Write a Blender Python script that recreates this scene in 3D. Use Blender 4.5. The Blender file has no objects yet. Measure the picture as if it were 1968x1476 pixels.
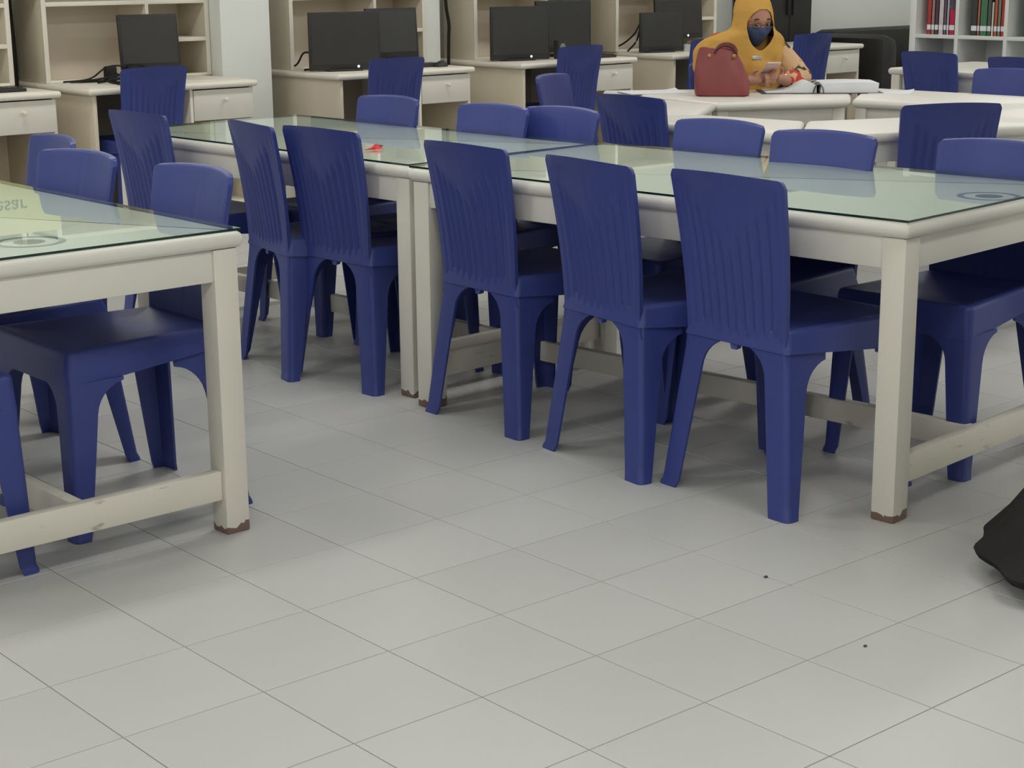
import bpy, bmesh, math, random
from mathutils import Vector, Matrix
random.seed(7)
sc = bpy.context.scene
COL = sc.collection
R = math.radians
PI = math.pi

# ---------------------------------------------------------------- camera
F_PX, PITCH, ROLL, YAW = 3259.39, 0.243873, -0.00887, 0.70753
CAM = Vector((-1.60703, -3.22624, 1.3653))
cp, sp, cy_, sy_ = math.cos(PITCH), math.sin(PITCH), math.cos(YAW), math.sin(YAW)
fwd = Vector((sy_ * cp, cy_ * cp, -sp))
rgt = Vector((cy_, -sy_, 0))
upv = rgt.cross(fwd)
r2 = math.cos(ROLL) * rgt + math.sin(ROLL) * upv
u2 = -math.sin(ROLL) * rgt + math.cos(ROLL) * upv
cam = bpy.data.cameras.new('camera')
camo = bpy.data.objects.new('camera', cam)
COL.objects.link(camo)
m3 = Matrix((r2, u2, -fwd)).transposed()
camo.matrix_world = Matrix.Translation(CAM) @ m3.to_4x4()
cam.sensor_fit = 'HORIZONTAL'
cam.sensor_width = 36.0
cam.lens = F_PX / 1968 * 36.0
cam.clip_start = 0.05
sc.camera = camo

# ---------------------------------------------------------------- world, exposure
w = bpy.data.worlds.new('world')
sc.world = w
w.use_nodes = True
w.node_tree.nodes['Background'].inputs[0].default_value = (0.75, 0.8, 0.85, 1)
w.node_tree.nodes['Background'].inputs[1].default_value = 0.3
sc.view_settings.view_transform = 'Standard'
sc.view_settings.look = 'None'
sc.view_settings.gamma = 1
sc.view_settings.use_curve_mapping = False
sc.view_settings.exposure = 0.0
sc.cycles.max_bounces = 10
sc.cycles.transparent_max_bounces = 12
LAMP_W = 15.2
LAMP_COL = (1.0, 0.985, 0.945)
ROOM = (-4.6, 11.2, -6.2, 5.88, 2.75)

# ---------------------------------------------------------------- materials
def lin(c):
    return tuple(((v / 255) / 12.92 if v / 255 <= 0.04045 else ((v / 255 + 0.055) / 1.055) ** 2.4) for v in c)

def mat(name, rgb, rough=0.5, spec=0.5, noise=0.04, scale=6.0, bump=0.0, bscale=80.0, metal=0.0, coat=0.0):
    m = bpy.data.materials.new(name)
    m.use_nodes = True
    nt = m.node_tree
    b = nt.nodes['Principled BSDF']
    b.inputs['Roughness'].default_value = rough
    b.inputs['Specular IOR Level'].default_value = spec
    b.inputs['Metallic'].default_value = metal
    b.inputs['Coat Weight'].default_value = coat
    c = lin(rgb)
    tc = nt.nodes.new('ShaderNodeTexCoord')
    n = nt.nodes.new('ShaderNodeTexNoise')
    n.inputs['Scale'].default_value = scale
    n.inputs['Detail'].default_value = 4
    nt.links.new(tc.outputs['Object'], n.inputs['Vector'])
    r = nt.nodes.new('ShaderNodeValToRGB')
    r.color_ramp.elements[0].position = 0.3
    r.color_ramp.elements[1].position = 0.7
    r.color_ramp.elements[0].color = (*[v * (1 - noise) for v in c], 1)
    r.color_ramp.elements[1].color = (*[min(1, v * (1 + noise)) for v in c], 1)
    nt.links.new(n.outputs['Fac'], r.inputs['Fac'])
    nt.links.new(r.outputs['Color'], b.inputs['Base Color'])
    if bump:
        n2 = nt.nodes.new('ShaderNodeTexNoise')
        n2.inputs['Scale'].default_value = bscale
        nt.links.new(tc.outputs['Object'], n2.inputs['Vector'])
        bp = nt.nodes.new('ShaderNodeBump')
        bp.inputs['Strength'].default_value = bump
        bp.inputs['Distance'].default_value = 0.002
        nt.links.new(n2.outputs['Fac'], bp.inputs['Height'])
        nt.links.new(bp.outputs['Normal'], b.inputs['Normal'])
    return m

def worn_mat(name, rgb, bare, zlim=0.022, rough=0.42):
    """white paint worn to bare wood at the foot, with small random nicks"""
    m = mat(name, rgb, rough, 0.5, 0.04, 3.0, 0.12, 40)
    nt = m.node_tree
    b = nt.nodes['Principled BSDF']
    base = b.inputs['Base Color'].links[0].from_socket
    tc = nt.nodes.new('ShaderNodeTexCoord')
    sx = nt.nodes.new('ShaderNodeSeparateXYZ')
    nt.links.new(tc.outputs['Object'], sx.inputs[0])
    n = nt.nodes.new('ShaderNodeTexNoise')
    n.inputs['Scale'].default_value = 28
    nt.links.new(tc.outputs['Object'], n.inputs['Vector'])
    ma = nt.nodes.new('ShaderNodeMath'); ma.operation = 'MULTIPLY_ADD'
    ma.inputs[1].default_value = -0.055; ma.inputs[2].default_value = 0.028
    nt.links.new(n.outputs['Fac'], ma.inputs[0])
    ad = nt.nodes.new('ShaderNodeMath'); ad.operation = 'ADD'
    nt.links.new(sx.outputs['Z'], ad.inputs[0]); nt.links.new(ma.outputs[0], ad.inputs[1])
    lt = nt.nodes.new('ShaderNodeMath'); lt.operation = 'LESS_THAN'
    nt.links.new(ad.outputs[0], lt.inputs[0]); lt.inputs[1].default_value = zlim
    mix = nt.nodes.new('ShaderNodeMix'); mix.data_type = 'RGBA'
    nt.links.new(lt.outputs[0], mix.inputs['Factor'])
    nt.links.new(base, mix.inputs['A'])
    mix.inputs['B'].default_value = (*lin(bare), 1)
    nt.links.new(mix.outputs['Result'], b.inputs['Base Color'])
    return m

def nicked_mat(name, rgb, nick, rough=0.4):
    """painted rail with dark scuffs along its grain"""
    m = mat(name, rgb, rough, 0.5, 0.04, 3.0)
    nt = m.node_tree
    b = nt.nodes['Principled BSDF']
    base = b.inputs['Base Color'].links[0].from_socket
    tc = nt.nodes.new('ShaderNodeTexCoord')
    mp = nt.nodes.new('ShaderNodeMapping'); mp.inputs['Scale'].default_value = (9, 9, 30)
    nt.links.new(tc.outputs['Object'], mp.inputs[0])
    n = nt.nodes.new('ShaderNodeTexNoise'); n.inputs['Scale'].default_value = 1.6; n.inputs['Detail'].default_value = 6
    nt.links.new(mp.outputs[0], n.inputs['Vector'])
    r = nt.nodes.new('ShaderNodeValToRGB')
    r.color_ramp.elements[0].position = 0.64; r.color_ramp.elements[1].position = 0.72
    r.color_ramp.elements[0].color = (0, 0, 0, 1); r.color_ramp.elements[1].color = (0.55, 0.55, 0.55, 1)
    nt.links.new(n.outputs['Fac'], r.inputs['Fac'])
    mix = nt.nodes.new('ShaderNodeMix'); mix.data_type = 'RGBA'
    nt.links.new(r.outputs['Color'], mix.inputs['Factor'])
    nt.links.new(base, mix.inputs['A'])
    mix.inputs['B'].default_value = (*lin(nick), 1)
    nt.links.new(mix.outputs['Result'], b.inputs['Base Color'])
    return m

def glass_mat():
    m = bpy.data.materials.new('tinted_glass')
    m.use_nodes = True
    nt = m.node_tree
    nt.nodes.clear()
    out = nt.nodes.new('ShaderNodeOutputMaterial')
    tr = nt.nodes.new('ShaderNodeBsdfTransparent')
    tr.inputs[0].default_value = (0.865, 0.945, 0.91, 1)
    gl = nt.nodes.new('ShaderNodeBsdfGlossy')
    gl.inputs['Roughness'].default_value = 0.012
    gl.inputs[0].default_value = (0.95, 1.0, 0.97, 1)
    fr = nt.nodes.new('ShaderNodeFresnel')
    # thin sheet: the same reflectance from either side
    ge = nt.nodes.new('ShaderNodeNewGeometry')
    mr = nt.nodes.new('ShaderNodeMapRange')
    mr.inputs['To Min'].default_value = 1.65; mr.inputs['To Max'].default_value = 1 / 1.65
    nt.links.new(ge.outputs['Backfacing'], mr.inputs['Value'])
    nt.links.new(mr.outputs[0], fr.inputs['IOR'])
    mx = nt.nodes.new('ShaderNodeMixShader')
    nt.links.new(fr.outputs[0], mx.inputs[0])
    nt.links.new(tr.outputs[0], mx.inputs[1])
    nt.links.new(gl.outputs[0], mx.inputs[2])
    nt.links.new(mx.outputs[0], out.inputs[0])
    return m

def tile_mat():
    m = mat('glazed_tile', (192, 192, 190), 0.3, 0.28, 0.012, 1.4)
    nt = m.node_tree
    b = nt.nodes['Principled BSDF']
    tc = nt.nodes.new('ShaderNodeTexCoord')
    oi = nt.nodes.new('ShaderNodeObjectInfo')
    base = b.inputs['Base Color'].links[0].from_socket
    # every tile a touch lighter or darker than its neighbour
    mr = nt.nodes.new('ShaderNodeMapRange')
    mr.inputs['To Min'].default_value = 0.975; mr.inputs['To Max'].default_value = 1.02
    nt.links.new(oi.outputs['Random'], mr.inputs['Value'])
    vm = nt.nodes.new('ShaderNodeVectorMath'); vm.operation = 'SCALE'
    nt.links.new(base, vm.inputs[0]); nt.links.new(mr.outputs[0], vm.inputs['Scale'])
    nt.links.new(vm.outputs[0], b.inputs['Base Color'])
    n = nt.nodes.new('ShaderNodeTexNoise'); n.inputs['Scale'].default_value = 3.0
    nt.links.new(tc.outputs['Object'], n.inputs['Vector'])
    m2 = nt.nodes.new('ShaderNodeMapRange')
    m2.inputs['To Min'].default_value = 0.30; m2.inputs['To Max'].default_value = 0.44
    nt.links.new(n.outputs['Fac'], m2.inputs['Value'])
    nt.links.new(m2.outputs[0], b.inputs['Roughness'])
    return m

def grout_mat():
    m = mat('grout', (130, 129, 126), 0.9, 0.2, 0.1, 3)
    nt = m.node_tree
    b = nt.nodes['Principled BSDF']
    tc = nt.nodes.new('ShaderNodeTexCoord')
    n = nt.nodes.new('ShaderNodeTexNoise'); n.inputs['Scale'].default_value = 1.1; n.inputs['Detail'].default_value = 3
    nt.links.new(tc.outputs['Object'], n.inputs['Vector'])
    r = nt.nodes.new('ShaderNodeValToRGB')
    r.color_ramp.elements[0].position = 0.40; r.color_ramp.elements[1].position = 0.62
    r.color_ramp.elements[0].color = (*lin((62, 60, 58)), 1)
    r.color_ramp.elements[1].color = (*lin((172, 171, 168)), 1)
    nt.links.new(n.outputs['Fac'], r.inputs['Fac'])
    nt.links.new(r.outputs['Color'], b.inputs['Base Color'])
    return m

def floral_mat():
    """cream cloth with scattered red and dark green blots"""
    m = mat('floral_cloth', (214, 178, 140), 0.85, 0.2, 0.03, 8)
    nt = m.node_tree
    b = nt.nodes['Principled BSDF']
    prev = b.inputs['Base Color'].links[0].from_socket
    tc = nt.nodes.new('ShaderNodeTexCoord')
    for off, col, lo in (((0, 0, 0), (200, 70, 62), 0.575), ((3.1, 1.7, 5.2), (62, 66, 50), 0.60)):
        mp = nt.nodes.new('ShaderNodeMapping'); mp.inputs['Location'].default_value = off
        nt.links.new(tc.outputs['Object'], mp.inputs[0])
        n = nt.nodes.new('ShaderNodeTexNoise'); n.inputs['Scale'].default_value = 13; n.inputs['Detail'].default_value = 1.5
        nt.links.new(mp.outputs[0], n.inputs['Vector'])
        r = nt.nodes.new('ShaderNodeValToRGB')
        r.color_ramp.elements[0].position = lo; r.color_ramp.elements[1].position = lo + 0.03
        r.color_ramp.elements[0].color = (0, 0, 0, 1); r.color_ramp.elements[1].color = (1, 1, 1, 1)
        nt.links.new(n.outputs['Fac'], r.inputs['Fac'])
        mix = nt.nodes.new('ShaderNodeMix'); mix.data_type = 'RGBA'
        nt.links.new(r.outputs['Color'], mix.inputs['Factor'])
        nt.links.new(prev, mix.inputs['A'])
        mix.inputs['B'].default_value = (*lin(col), 1)
        prev = mix.outputs['Result']
    nt.links.new(prev, b.inputs['Base Color'])
    return m

M = {}
M['blue'] = mat('blue_plastic', (54, 66, 134), 0.42, 0.45, 0.04, 5, 0.15, 260)
M['white'] = mat('white_paint', (224, 221, 213), 0.38, 0.5, 0.025, 4, 0.1, 30)
M['leg'] = worn_mat('worn_white_paint', (222, 218, 207), (122, 98, 88))
M['rail'] = nicked_mat('scuffed_white_paint', (222, 217, 205), (120, 116, 108))
M['glass'] = glass_mat()
M['glass_edge'] = mat('glass_edge', (22, 48, 38), 0.12, 0.6, 0.05, 9)
M['tile'] = tile_mat()
M['grout'] = grout_mat()
M['wall'] = mat('wall_paint', (233, 236, 231), 0.75, 0.3, 0.015, 1.5, 0.1, 60)
M['ceil'] = mat('ceiling_board', (232, 232, 226), 0.85, 0.2, 0.01, 2)
M['cream'] = mat('cream_laminate', (216, 206, 186), 0.48, 0.4, 0.02, 3)
M['cream_in'] = mat('cream_laminate_inside', (238, 226, 208), 0.55, 0.35, 0.03, 2)
M['edge'] = mat('pale_edging', (232, 227, 214), 0.4, 0.5, 0.015, 4)
M['drawer'] = mat('drawer_front', (222, 219, 208), 0.42, 0.5, 0.012, 4)
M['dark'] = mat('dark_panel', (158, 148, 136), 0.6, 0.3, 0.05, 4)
M['screen'] = mat('screen_black', (60, 60, 59), 0.35, 0.4, 0.05, 8)
M['bezel'] = mat('bezel_black', (48, 48, 48), 0.5, 0.4, 0.05, 12)
M['cable'] = mat('cable_black', (26, 25, 25), 0.6, 0.3, 0.05, 12)
M['silver'] = mat('silver', (190, 192, 192), 0.3, 0.5, 0.03, 10, metal=0.7)
M['grom'] = mat('grommet_grey', (120, 126, 126), 0.35, 0.5, 0.04, 10)
M['hole'] = mat('hole_dark', (132, 138, 122), 0.8, 0.2, 0.05, 10)
M['black'] = mat('black_leather', (36, 35, 34), 0.5, 0.4, 0.08, 10, 0.2, 60)
M['blackcloth'] = mat('black_cloth', (46, 45, 45), 0.9, 0.1, 0.1, 14, 0.2, 90)
M['shelfw'] = mat('shelf_white', (224, 226, 224), 0.4, 0.5, 0.012, 4)
M['paper'] = mat('paper', (226, 228, 232), 0.8, 0.2, 0.01, 8)
M['bag'] = mat('burgundy_leather', (134, 66, 66), 0.5, 0.4, 0.08, 9, 0.3, 50)
M['bagd'] = mat('burgundy_dark', (92, 34, 36), 0.5, 0.4, 0.06, 9)
M['gold'] = mat('gold_metal', (190, 150, 90), 0.3, 0.5, 0.03, 9, metal=0.8)
M['skin'] = mat('skin', (180, 132, 112), 0.55, 0.35, 0.03, 14)
M['hijab'] = mat('mustard_cloth', (208, 162, 86), 0.88, 0.15, 0.05, 9, 0.25, 120)
M['mask'] = mat('navy_mask', (74, 84, 116), 0.8, 0.15, 0.04, 12)
M['floral'] = floral_mat()
M['skirt'] = mat('skirt_cloth', (196, 160, 120), 0.85, 0.2, 0.04, 9)
M['eye'] = mat('eye_dark', (40, 28, 24), 0.3, 0.5, 0.02, 9)
M['eyew'] = mat('eye_white', (150, 138, 128), 0.4, 0.4, 0.02, 9)
M['brow'] = mat('brow', (58, 42, 36), 0.8, 0.2, 0.04, 9)
M['phone'] = mat('phone_pink', (214, 186, 178), 0.3, 0.5, 0.02, 9)
M['binder'] = mat('binder_grey', (78, 76, 74), 0.55, 0.4, 0.04, 9)
M['red'] = mat('red_paper', (206, 48, 52), 0.5, 0.4, 0.06, 30)
M['brown'] = mat('brown_card', (150, 122, 98), 0.7, 0.2, 0.05, 9)
M['yellow'] = mat('yellow_board', (214, 210, 158), 0.7, 0.2, 0.02, 5)
M['ink'] = mat('grey_ink', (92, 98, 84), 0.8, 0.1, 0.02, 5)
M['crumb'] = mat('crumb', (96, 84, 76), 0.9, 0.1, 0.05, 30)
M['tube'] = None

def emis(name, col, s):
    m = bpy.data.materials.new(name)
    m.use_nodes = True
    nt = m.node_tree
    b = nt.nodes['Principled BSDF']
    b.inputs['Emission Color'].default_value = (*col, 1)
    b.inputs['Emission Strength'].default_value = s
    b.inputs['Base Color'].default_value = (*col, 1)
    return m
M['tube'] = emis('lamp_diffuser', LAMP_COL, 3.0)
M['led'] = emis('power_light', (0.85, 0.92, 1.0), 0.9)

# ---------------------------------------------------------------- mesh helpers
class MB:
    def __init__(s): s.v = []; s.f = []; s.mi = []
    def add(s, vs, fs, mi=0):
        o = len(s.v); s.v += [tuple(p) for p in vs]
        s.f += [tuple(i + o for i in f) for f in fs]; s.mi += [mi] * len(fs)
    def box(s, x0, x1, y0, y1, z0, z1, bev=0.0, mi=0, M4=None):
        bm = bmesh.new()
        bmesh.ops.create_cube(bm, size=1)
        bmesh.ops.transform(bm, matrix=Matrix.Translation(((x0 + x1) / 2, (y0 + y1) / 2, (z0 + z1) / 2)) @ Matrix.Diagonal((abs(x1 - x0), abs(y1 - y0), abs(z1 - z0), 1)), verts=bm.verts)
        if bev: bmesh.ops.bevel(bm, geom=bm.edges[:], offset=bev, segments=2, affect='EDGES', profile=0.5)
        if M4: bmesh.ops.transform(bm, matrix=M4, verts=bm.verts)
        s.take(bm, mi)
    def take(s, bm, mi=0):
        bm.verts.ensure_lookup_table(); bm.verts.index_update()
        s.add([v.co[:] for v in bm.verts], [[v.index for v in f.verts] for f in bm.faces], mi)
        bm.free()
    def loft(s, loops, cap0=True, cap1=True, mi=0, closed=True):
        n = len(loops[0]); vs = [p for l in loops for p in l]; fs = []
        for a in range(len(loops) - 1):
            for k in range(n if closed else n - 1):
                k2 = (k + 1) % n
                fs.append((a * n + k, a * n + k2, (a + 1) * n + k2, (a + 1) * n + k))
        if cap0: fs.append(tuple(reversed(range(n))))
        if cap1: fs.append(tuple(range((len(loops) - 1) * n, len(loops) * n)))
        s.add(vs, fs, mi)
    def prism(s, poly, z0, z1, r=0.0, seg=4, mi=0, bottom_r=None):
        rb = r if bottom_r is None else bottom_r
        L = []
        if rb:
            for k in range(seg + 1):
                a = k / seg * PI / 2
                L.append([(x, y, z0 + rb * (1 - math.sin(a))) for x, y in inset(poly, rb * (1 - math.cos(PI / 2 - a) if False else 1 - math.sin(PI / 2 - (PI / 2 - a))) if False else rb * (1 - math.sin(a)))][:] if False else [(x, y, z0 + rb * (1 - math.cos(a))) for x, y in inset(poly, rb * (1 - math.sin(a)))])
        else: L.append([(x, y, z0) for x, y in poly])
        if r:
            for k in range(seg + 1):
                a = k / seg * PI / 2
                L.append([(x, y, z1 - r * (1 - math.sin(a))) for x, y in inset(poly, r * (1 - math.cos(a)))])
        else: L.append([(x, y, z1) for x, y in poly])
        s.loft(L, mi=mi)
    def tube(s, pts, r, n=8, mi=0, cap=True):
        pts = [Vector(p) for p in pts]
        L = []
        for i, p in enumerate(pts):
            t = (pts[min(i + 1, len(pts) - 1)] - pts[max(i - 1, 0)]).normalized()
            a = Vector((0, 0, 1)) if abs(t.z) < 0.9 else Vector((1, 0, 0))
            u = t.cross(a).normalized(); v = t.cross(u)
            rr = r[i] if isinstance(r, (list, tuple)) else r
            L.append([tuple(p + rr * (math.cos(2 * PI * k / n) * u + math.sin(2 * PI * k / n) * v)) for k in range(n)])
        s.loft(L, cap, cap, mi)
    def cyl(s, c, r, z0, z1, n=24, r1=None, mi=0):
        r1 = r if r1 is None else r1
        s.loft([[(c[0] + q * math.cos(2 * PI * k / n), c[1] + q * math.sin(2 * PI * k / n), z) for k in range(n)] for q, z in ((r, z0), (r1, z1))], mi=mi)
    def sphere(s, c, rad, u=16, v=10, mi=0, M4=None):
        bm = bmesh.new()
        bmesh.ops.create_uvsphere(bm, u_segments=u, v_segments=v, radius=1)
        rad = rad if isinstance(rad, (tuple, list)) else (rad,) * 3
        mm = Matrix.Translation(c) @ (M4 or Matrix()) @ Matrix.Diagonal((*rad, 1))
        bmesh.ops.transform(bm, matrix=mm, verts=bm.verts)
        s.take(bm, mi)
    def mesh(s, name, mats, smooth=True, ang=0.7, recalc=True):
        me = bpy.data.meshes.new(name)
        bm = bmesh.new()
        bv = [bm.verts.new(p) for p in s.v]
        bm.verts.index_update()
        for f, mi in zip(s.f, s.mi):
            try: bf = bm.faces.new([bv[i] for i in f])
            except ValueError: continue
            bf.material_index = mi; bf.smooth = smooth
        if recalc: bmesh.ops.recalc_face_normals(bm, faces=bm.faces[:])
        if smooth:
            for e in bm.edges:
                if len(e.link_faces) == 2 and e.calc_face_angle(0) > ang: e.smooth = False
        bm.to_mesh(me); bm.free()
        for m in (mats if isinstance(mats, (list, tuple)) else [mats]): me.materials.append(m)
        return me
    def build(s, name, mats, parent=None, loc=None, rz=0, smooth=True, ang=0.7, recalc=True):
        o = bpy.data.objects.new(name, s.mesh(name, mats, smooth, ang, recalc))
        COL.objects.link(o)
        if parent: o.parent = parent
        if loc: o.location = loc
        if rz: o.rotation_euler.z = rz
        return o

def inset(poly, d):
    if abs(d) < 1e-9: return list(poly)
    n = len(poly); out = []
    ar = sum(poly[i][0] * poly[(i + 1) % n][1] - poly[(i + 1) % n][0] * poly[i][1] for i in range(n))
    sg = 1 if ar > 0 else -1
    for i in range(n):
        a, b, c = poly[i - 1], poly[i], poly[(i + 1) % n]
        e1 = Vector((b[0] - a[0], b[1] - a[1])).normalized(); e2 = Vector((c[0] - b[0], c[1] - b[1])).normalized()
        n1 = Vector((-e1.y, e1.x)) * sg; n2 = Vector((-e2.y, e2.x)) * sg
        k = n1 + n2
        q = k / max(0.25, (1 + n1.dot(n2)))
        out.append((b[0] + q.x * d, b[1] + q.y * d))
    return out

def rpoly(poly, r, seg=4):
    """convex polygon (ccw) with rounded corners"""
    out = []; n = len(poly)
    for i in range(n):
        a, b, c = Vector(poly[i - 1]), Vector(poly[i]), Vector(poly[(i + 1) % n])
        d1 = (a - b).normalized(); d2 = (c - b).normalized()
        half = math.acos(max(-1, min(1, d1.dot(d2)))) / 2
        t = r / math.tan(half); cen = b + (d1 + d2).normalized() * (r / math.sin(half))
        p1 = b + d1 * t; p2 = b + d2 * t
        a1 = math.atan2(p1.y - cen.y, p1.x - cen.x); a2 = math.atan2(p2.y - cen.y, p2.x - cen.x)
        da = (a2 - a1 + PI) % (2 * PI) - PI
        for k in range(seg + 1):
            q = a1 + da * k / seg
            out.append((cen.x + r * math.cos(q), cen.y + r * math.sin(q)))
    return out

def rect(x0, x1, y0, y1): return [(x0, y0), (x1, y0), (x1, y1), (x0, y1)]

def tag(o, label, cat, group=None, kind=None):
    if label: o['label'] = label
    if cat: o['category'] = cat
    if group: o['group'] = group
    if kind: o['kind'] = kind
    return o

def empty(name, loc=(0, 0, 0), rz=0):
    o = bpy.data.objects.new(name, None)
    COL.objects.link(o)
    o.location = loc; o.rotation_euler.z = rz
    o.empty_display_size = 0.1
    return o

def copy_tree(o, parent=None):
    c = o.copy(); COL.objects.link(c)
    c.parent = parent
    for ch in list(o.children): copy_tree(ch, c)
    return c

def struct(o):
    o['kind'] = 'structure'
    return o

def proj(p):
    d = Vector(p) - CAM
    z = d.dot(fwd)
    return (984 + F_PX * d.dot(r2) / z, 738 - F_PX * d.dot(u2) / z, z)

# ---------------------------------------------------------------- room shell
X0, X1, Y0, Y1, ZC = ROOM
TS = 0.3
b = MB(); b.box(X0, X1, Y0, Y1, -0.05, -0.0035)
floor = struct(b.build('floor', M['grout'], smooth=False))
tb = MB(); g = 0.0011
tb.prism(rect(-TS / 2 + g, TS / 2 - g, -TS / 2 + g, TS / 2 - g), -0.006, 0.0, r=0.0012, seg=2, bottom_r=0)
tile_me = tb.mesh('tile', M['tile'], smooth=False)
cells = []
for i in range(int(X0 / TS) - 1, int(X1 / TS) + 1):
    for j in range(int(Y0 / TS) - 1, int(Y1 / TS) + 1):
        cx, cy = (i + .5) * TS, (j + .5) * TS
        if not (X0 + .1 < cx < X1 - .1 and Y0 + .1 < cy < Y1 - .1): continue
        q = proj((cx, cy, 0))
        vis = q[2] > 0.5 and -130 < q[0] < 2100 and -60 < q[1] < 1640
        cells.append((q[2] if vis else 99 + abs(q[2]), cx, cy))
cells.sort()
rest = MB()
for k, (d, cx, cy) in enumerate(cells):
    if k < 300:
        o = bpy.data.objects.new('tile', tile_me); COL.objects.link(o); o.parent = floor; o.location = (cx, cy, 0)
    else:
        rest.add([(v.co.x + cx, v.co.y + cy, v.co.z) for v in tile_me.vertices], [tuple(p.vertices) for p in tile_me.polygons])
o = rest.build('far_tiles', M['tile'], floor, smooth=False); o['kind'] = 'stuff'

def wall(name, x0, x1, y0, y1, m='wall', z0=-0.05, z1=None):
    b = MB(); b.box(x0, x1, y0, y1, z0, ZC + 0.05 if z1 is None else z1)
    return struct(b.build(name, M[m], smooth=False))
wall('wall_back', X0 - .15, X1 + .15, Y1, Y1 + .15)
wall('wall_front', X0 - .15, X1 + .15, Y0 - .15, Y0)
wall('wall_left', X0 - .15, X0, Y0, Y1)
wall('wall_right', X1, X1 + .15, Y0, Y1)
wall('ceiling', X0 - .15, X1 + .15, Y0 - .15, Y1 + .15, 'ceil', ZC, ZC + .15)
b = MB(); b.box(3.535, 3.865, 5.30, Y1, 0, ZC, 0.006); struct(b.build('trim_1', M['wall']))
b = MB(); b.box(5.125, 5.285, 5.50, Y1, 0, ZC, 0.02); struct(b.build('trim_2', M['wall']))

# ---------------------------------------------------------------- ceiling lights
def ceiling_light(x, y):
    e = empty('ceiling_light', (x, y, ZC))
    tag(e, 'long flush fluorescent ceiling light above the tables', 'ceiling light', 'fluorescent lights on the ceiling')
    b = MB(); b.box(-.64, .64, -.16, .16, -.06, 0, .008); b.build('housing', M['ceil'], e)
    b = MB(); b.box(-.60, .60, -.13, .13, -.075, -.058, .006); b.build('diffuser', M['tube'], e)
    l = bpy.data.lights.new('lamp', 'AREA'); l.shape = 'RECTANGLE'; l.size = 1.2; l.size_y = .26
    l.energy = LAMP_W; l.color = LAMP_COL
    lo = bpy.data.objects.new('lamp', l); COL.objects.link(lo); lo.parent = e; lo.location = (0, 0, -.085)
for x in (-3.4, -0.8, 1.7, 4.3, 7.0, 9.8):
    for y in (-4.8, -2.0, 0.9, 4.0):
        if x == 4.3 and y < 0: continue
        ceiling_light(x, y)

# ---------------------------------------------------------------- plastic chair
def arc_len(z, base, grow, zt, Rf):
    a = base + grow * min(z, zt) / zt
    if z > zt:
        t = min(1, (z - zt) / Rf)
        a += Rf * 1.05 * (1 - math.sqrt(max(0, 1 - t * t)))
    return a

def chair_leg(front, side):
    """L-section leg tapering to the foot; side=+1 left, -1 right"""
    L = []
    zs = [0, .006, .02, .05, .1, .15, .2, .25, .29, .31, .33, .345, .355, .365, .375, .382, .386, .394] + ([] if front else [.405, .413, .418, .424])
    th = 0.007
    for z in zs:
        t = min(z, .46) / .46
        if front: cx, cy = .474 - .016 * t, .224 - .012 * t; sx = -1
        else: cx, cy = -.022 + .042 * t, .230 - .058 * t; sx = 1
        a = arc_len(min(z, .386), .042 if front else .040, .030, .305, .082)
        bb = arc_len(min(z, .386), .046, .024, .315, .072) if front else arc_len(min(z, .418), .066, .010, .345, .074)
        if z < .012: cx -= sx * .004; cy += .004
        r = 0.016
        def P(u, v): return (cx + sx * u, side * (cy - v), z)
        loop = [P(a, 0), P(a * .6, 0)]
        for k in range(5):
            q = k / 4 * PI / 2
            loop.append(P(r * (1 - math.sin(q)), r * (1 - math.cos(q))))
        loop += [P(0, bb * .6), P(0, bb), P(th, bb), P(th, bb * .6)]
        loop += [P(th + .006, th + .006)]
        loop += [P(a * .6, th), P(a, th)]
        L.append(loop)
    b = MB(); b.loft(L)
    return b

def chair_seat():
    poly = rpoly([(.0195, -.1730), (.4588, -.2128), (.4588, .2128), (.0195, .1730)], .022, 6)
    low = rpoly([(.0112, -.1832), (.4626, -.2158), (.4626, .2158), (.0112, .1832)], .019, 6)
    zb = lambda x: .383 + .034 * max(0, min(1, (.11 - x) / .07))
    L = []
    L.append([(x, y, zb(x)) for x, y in inset(low, .009)])
    L.append([(x, y, zb(x)) for x, y in low])
    L.append([(x, y, .460) for x, y in poly])
    for k in range(1, 5):
        a = k / 4 * PI / 2
        L.append([(x, y, .460 + .014 * math.sin(a)) for x, y in inset(poly, .014 * (1 - math.cos(a)))])
    L.append([(x, y, .4725) for x, y in inset(poly, .026)])
    cx = sum(p[0] for p in poly) / len(poly)
    for f, z in ((.72, .464), (.4, .459), (.12, .458)):
        L.append([(cx + (x - cx) * f, y * f, z) for x, y in poly])
    b = MB(); b.loft(L, cap0=False)
    # stiffening webs under the seat
    for y in (-.09, 0, .09): b.box(.06, .42, y - .003, y + .003, .415, .455)
    return b

def back_geo(u, v, rear):
    t = v
    hw = .170 + .024 * max(0, (t - .05) / .95) ** 1.1 + .010 * max(0, 1 - t / .16) ** 2
    ztop = .850 + .010 * (1 - u * u) - .016 * max(0, (abs(u) - .93) / .07) ** 2
    zbot = .416 - .032 * max(0, (abs(u) - .70) / .30) ** 2
    if abs(u) < .07: zbot -= .014
    z = zbot + (ztop - zbot) * v
    sag = .006 + .034 * t
    x = .018 - .050 * t ** 1.2 + .008 * math.sin(PI * t) - sag * (1 - abs(u) ** 2.2)
    return x, u * hw, z

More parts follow.
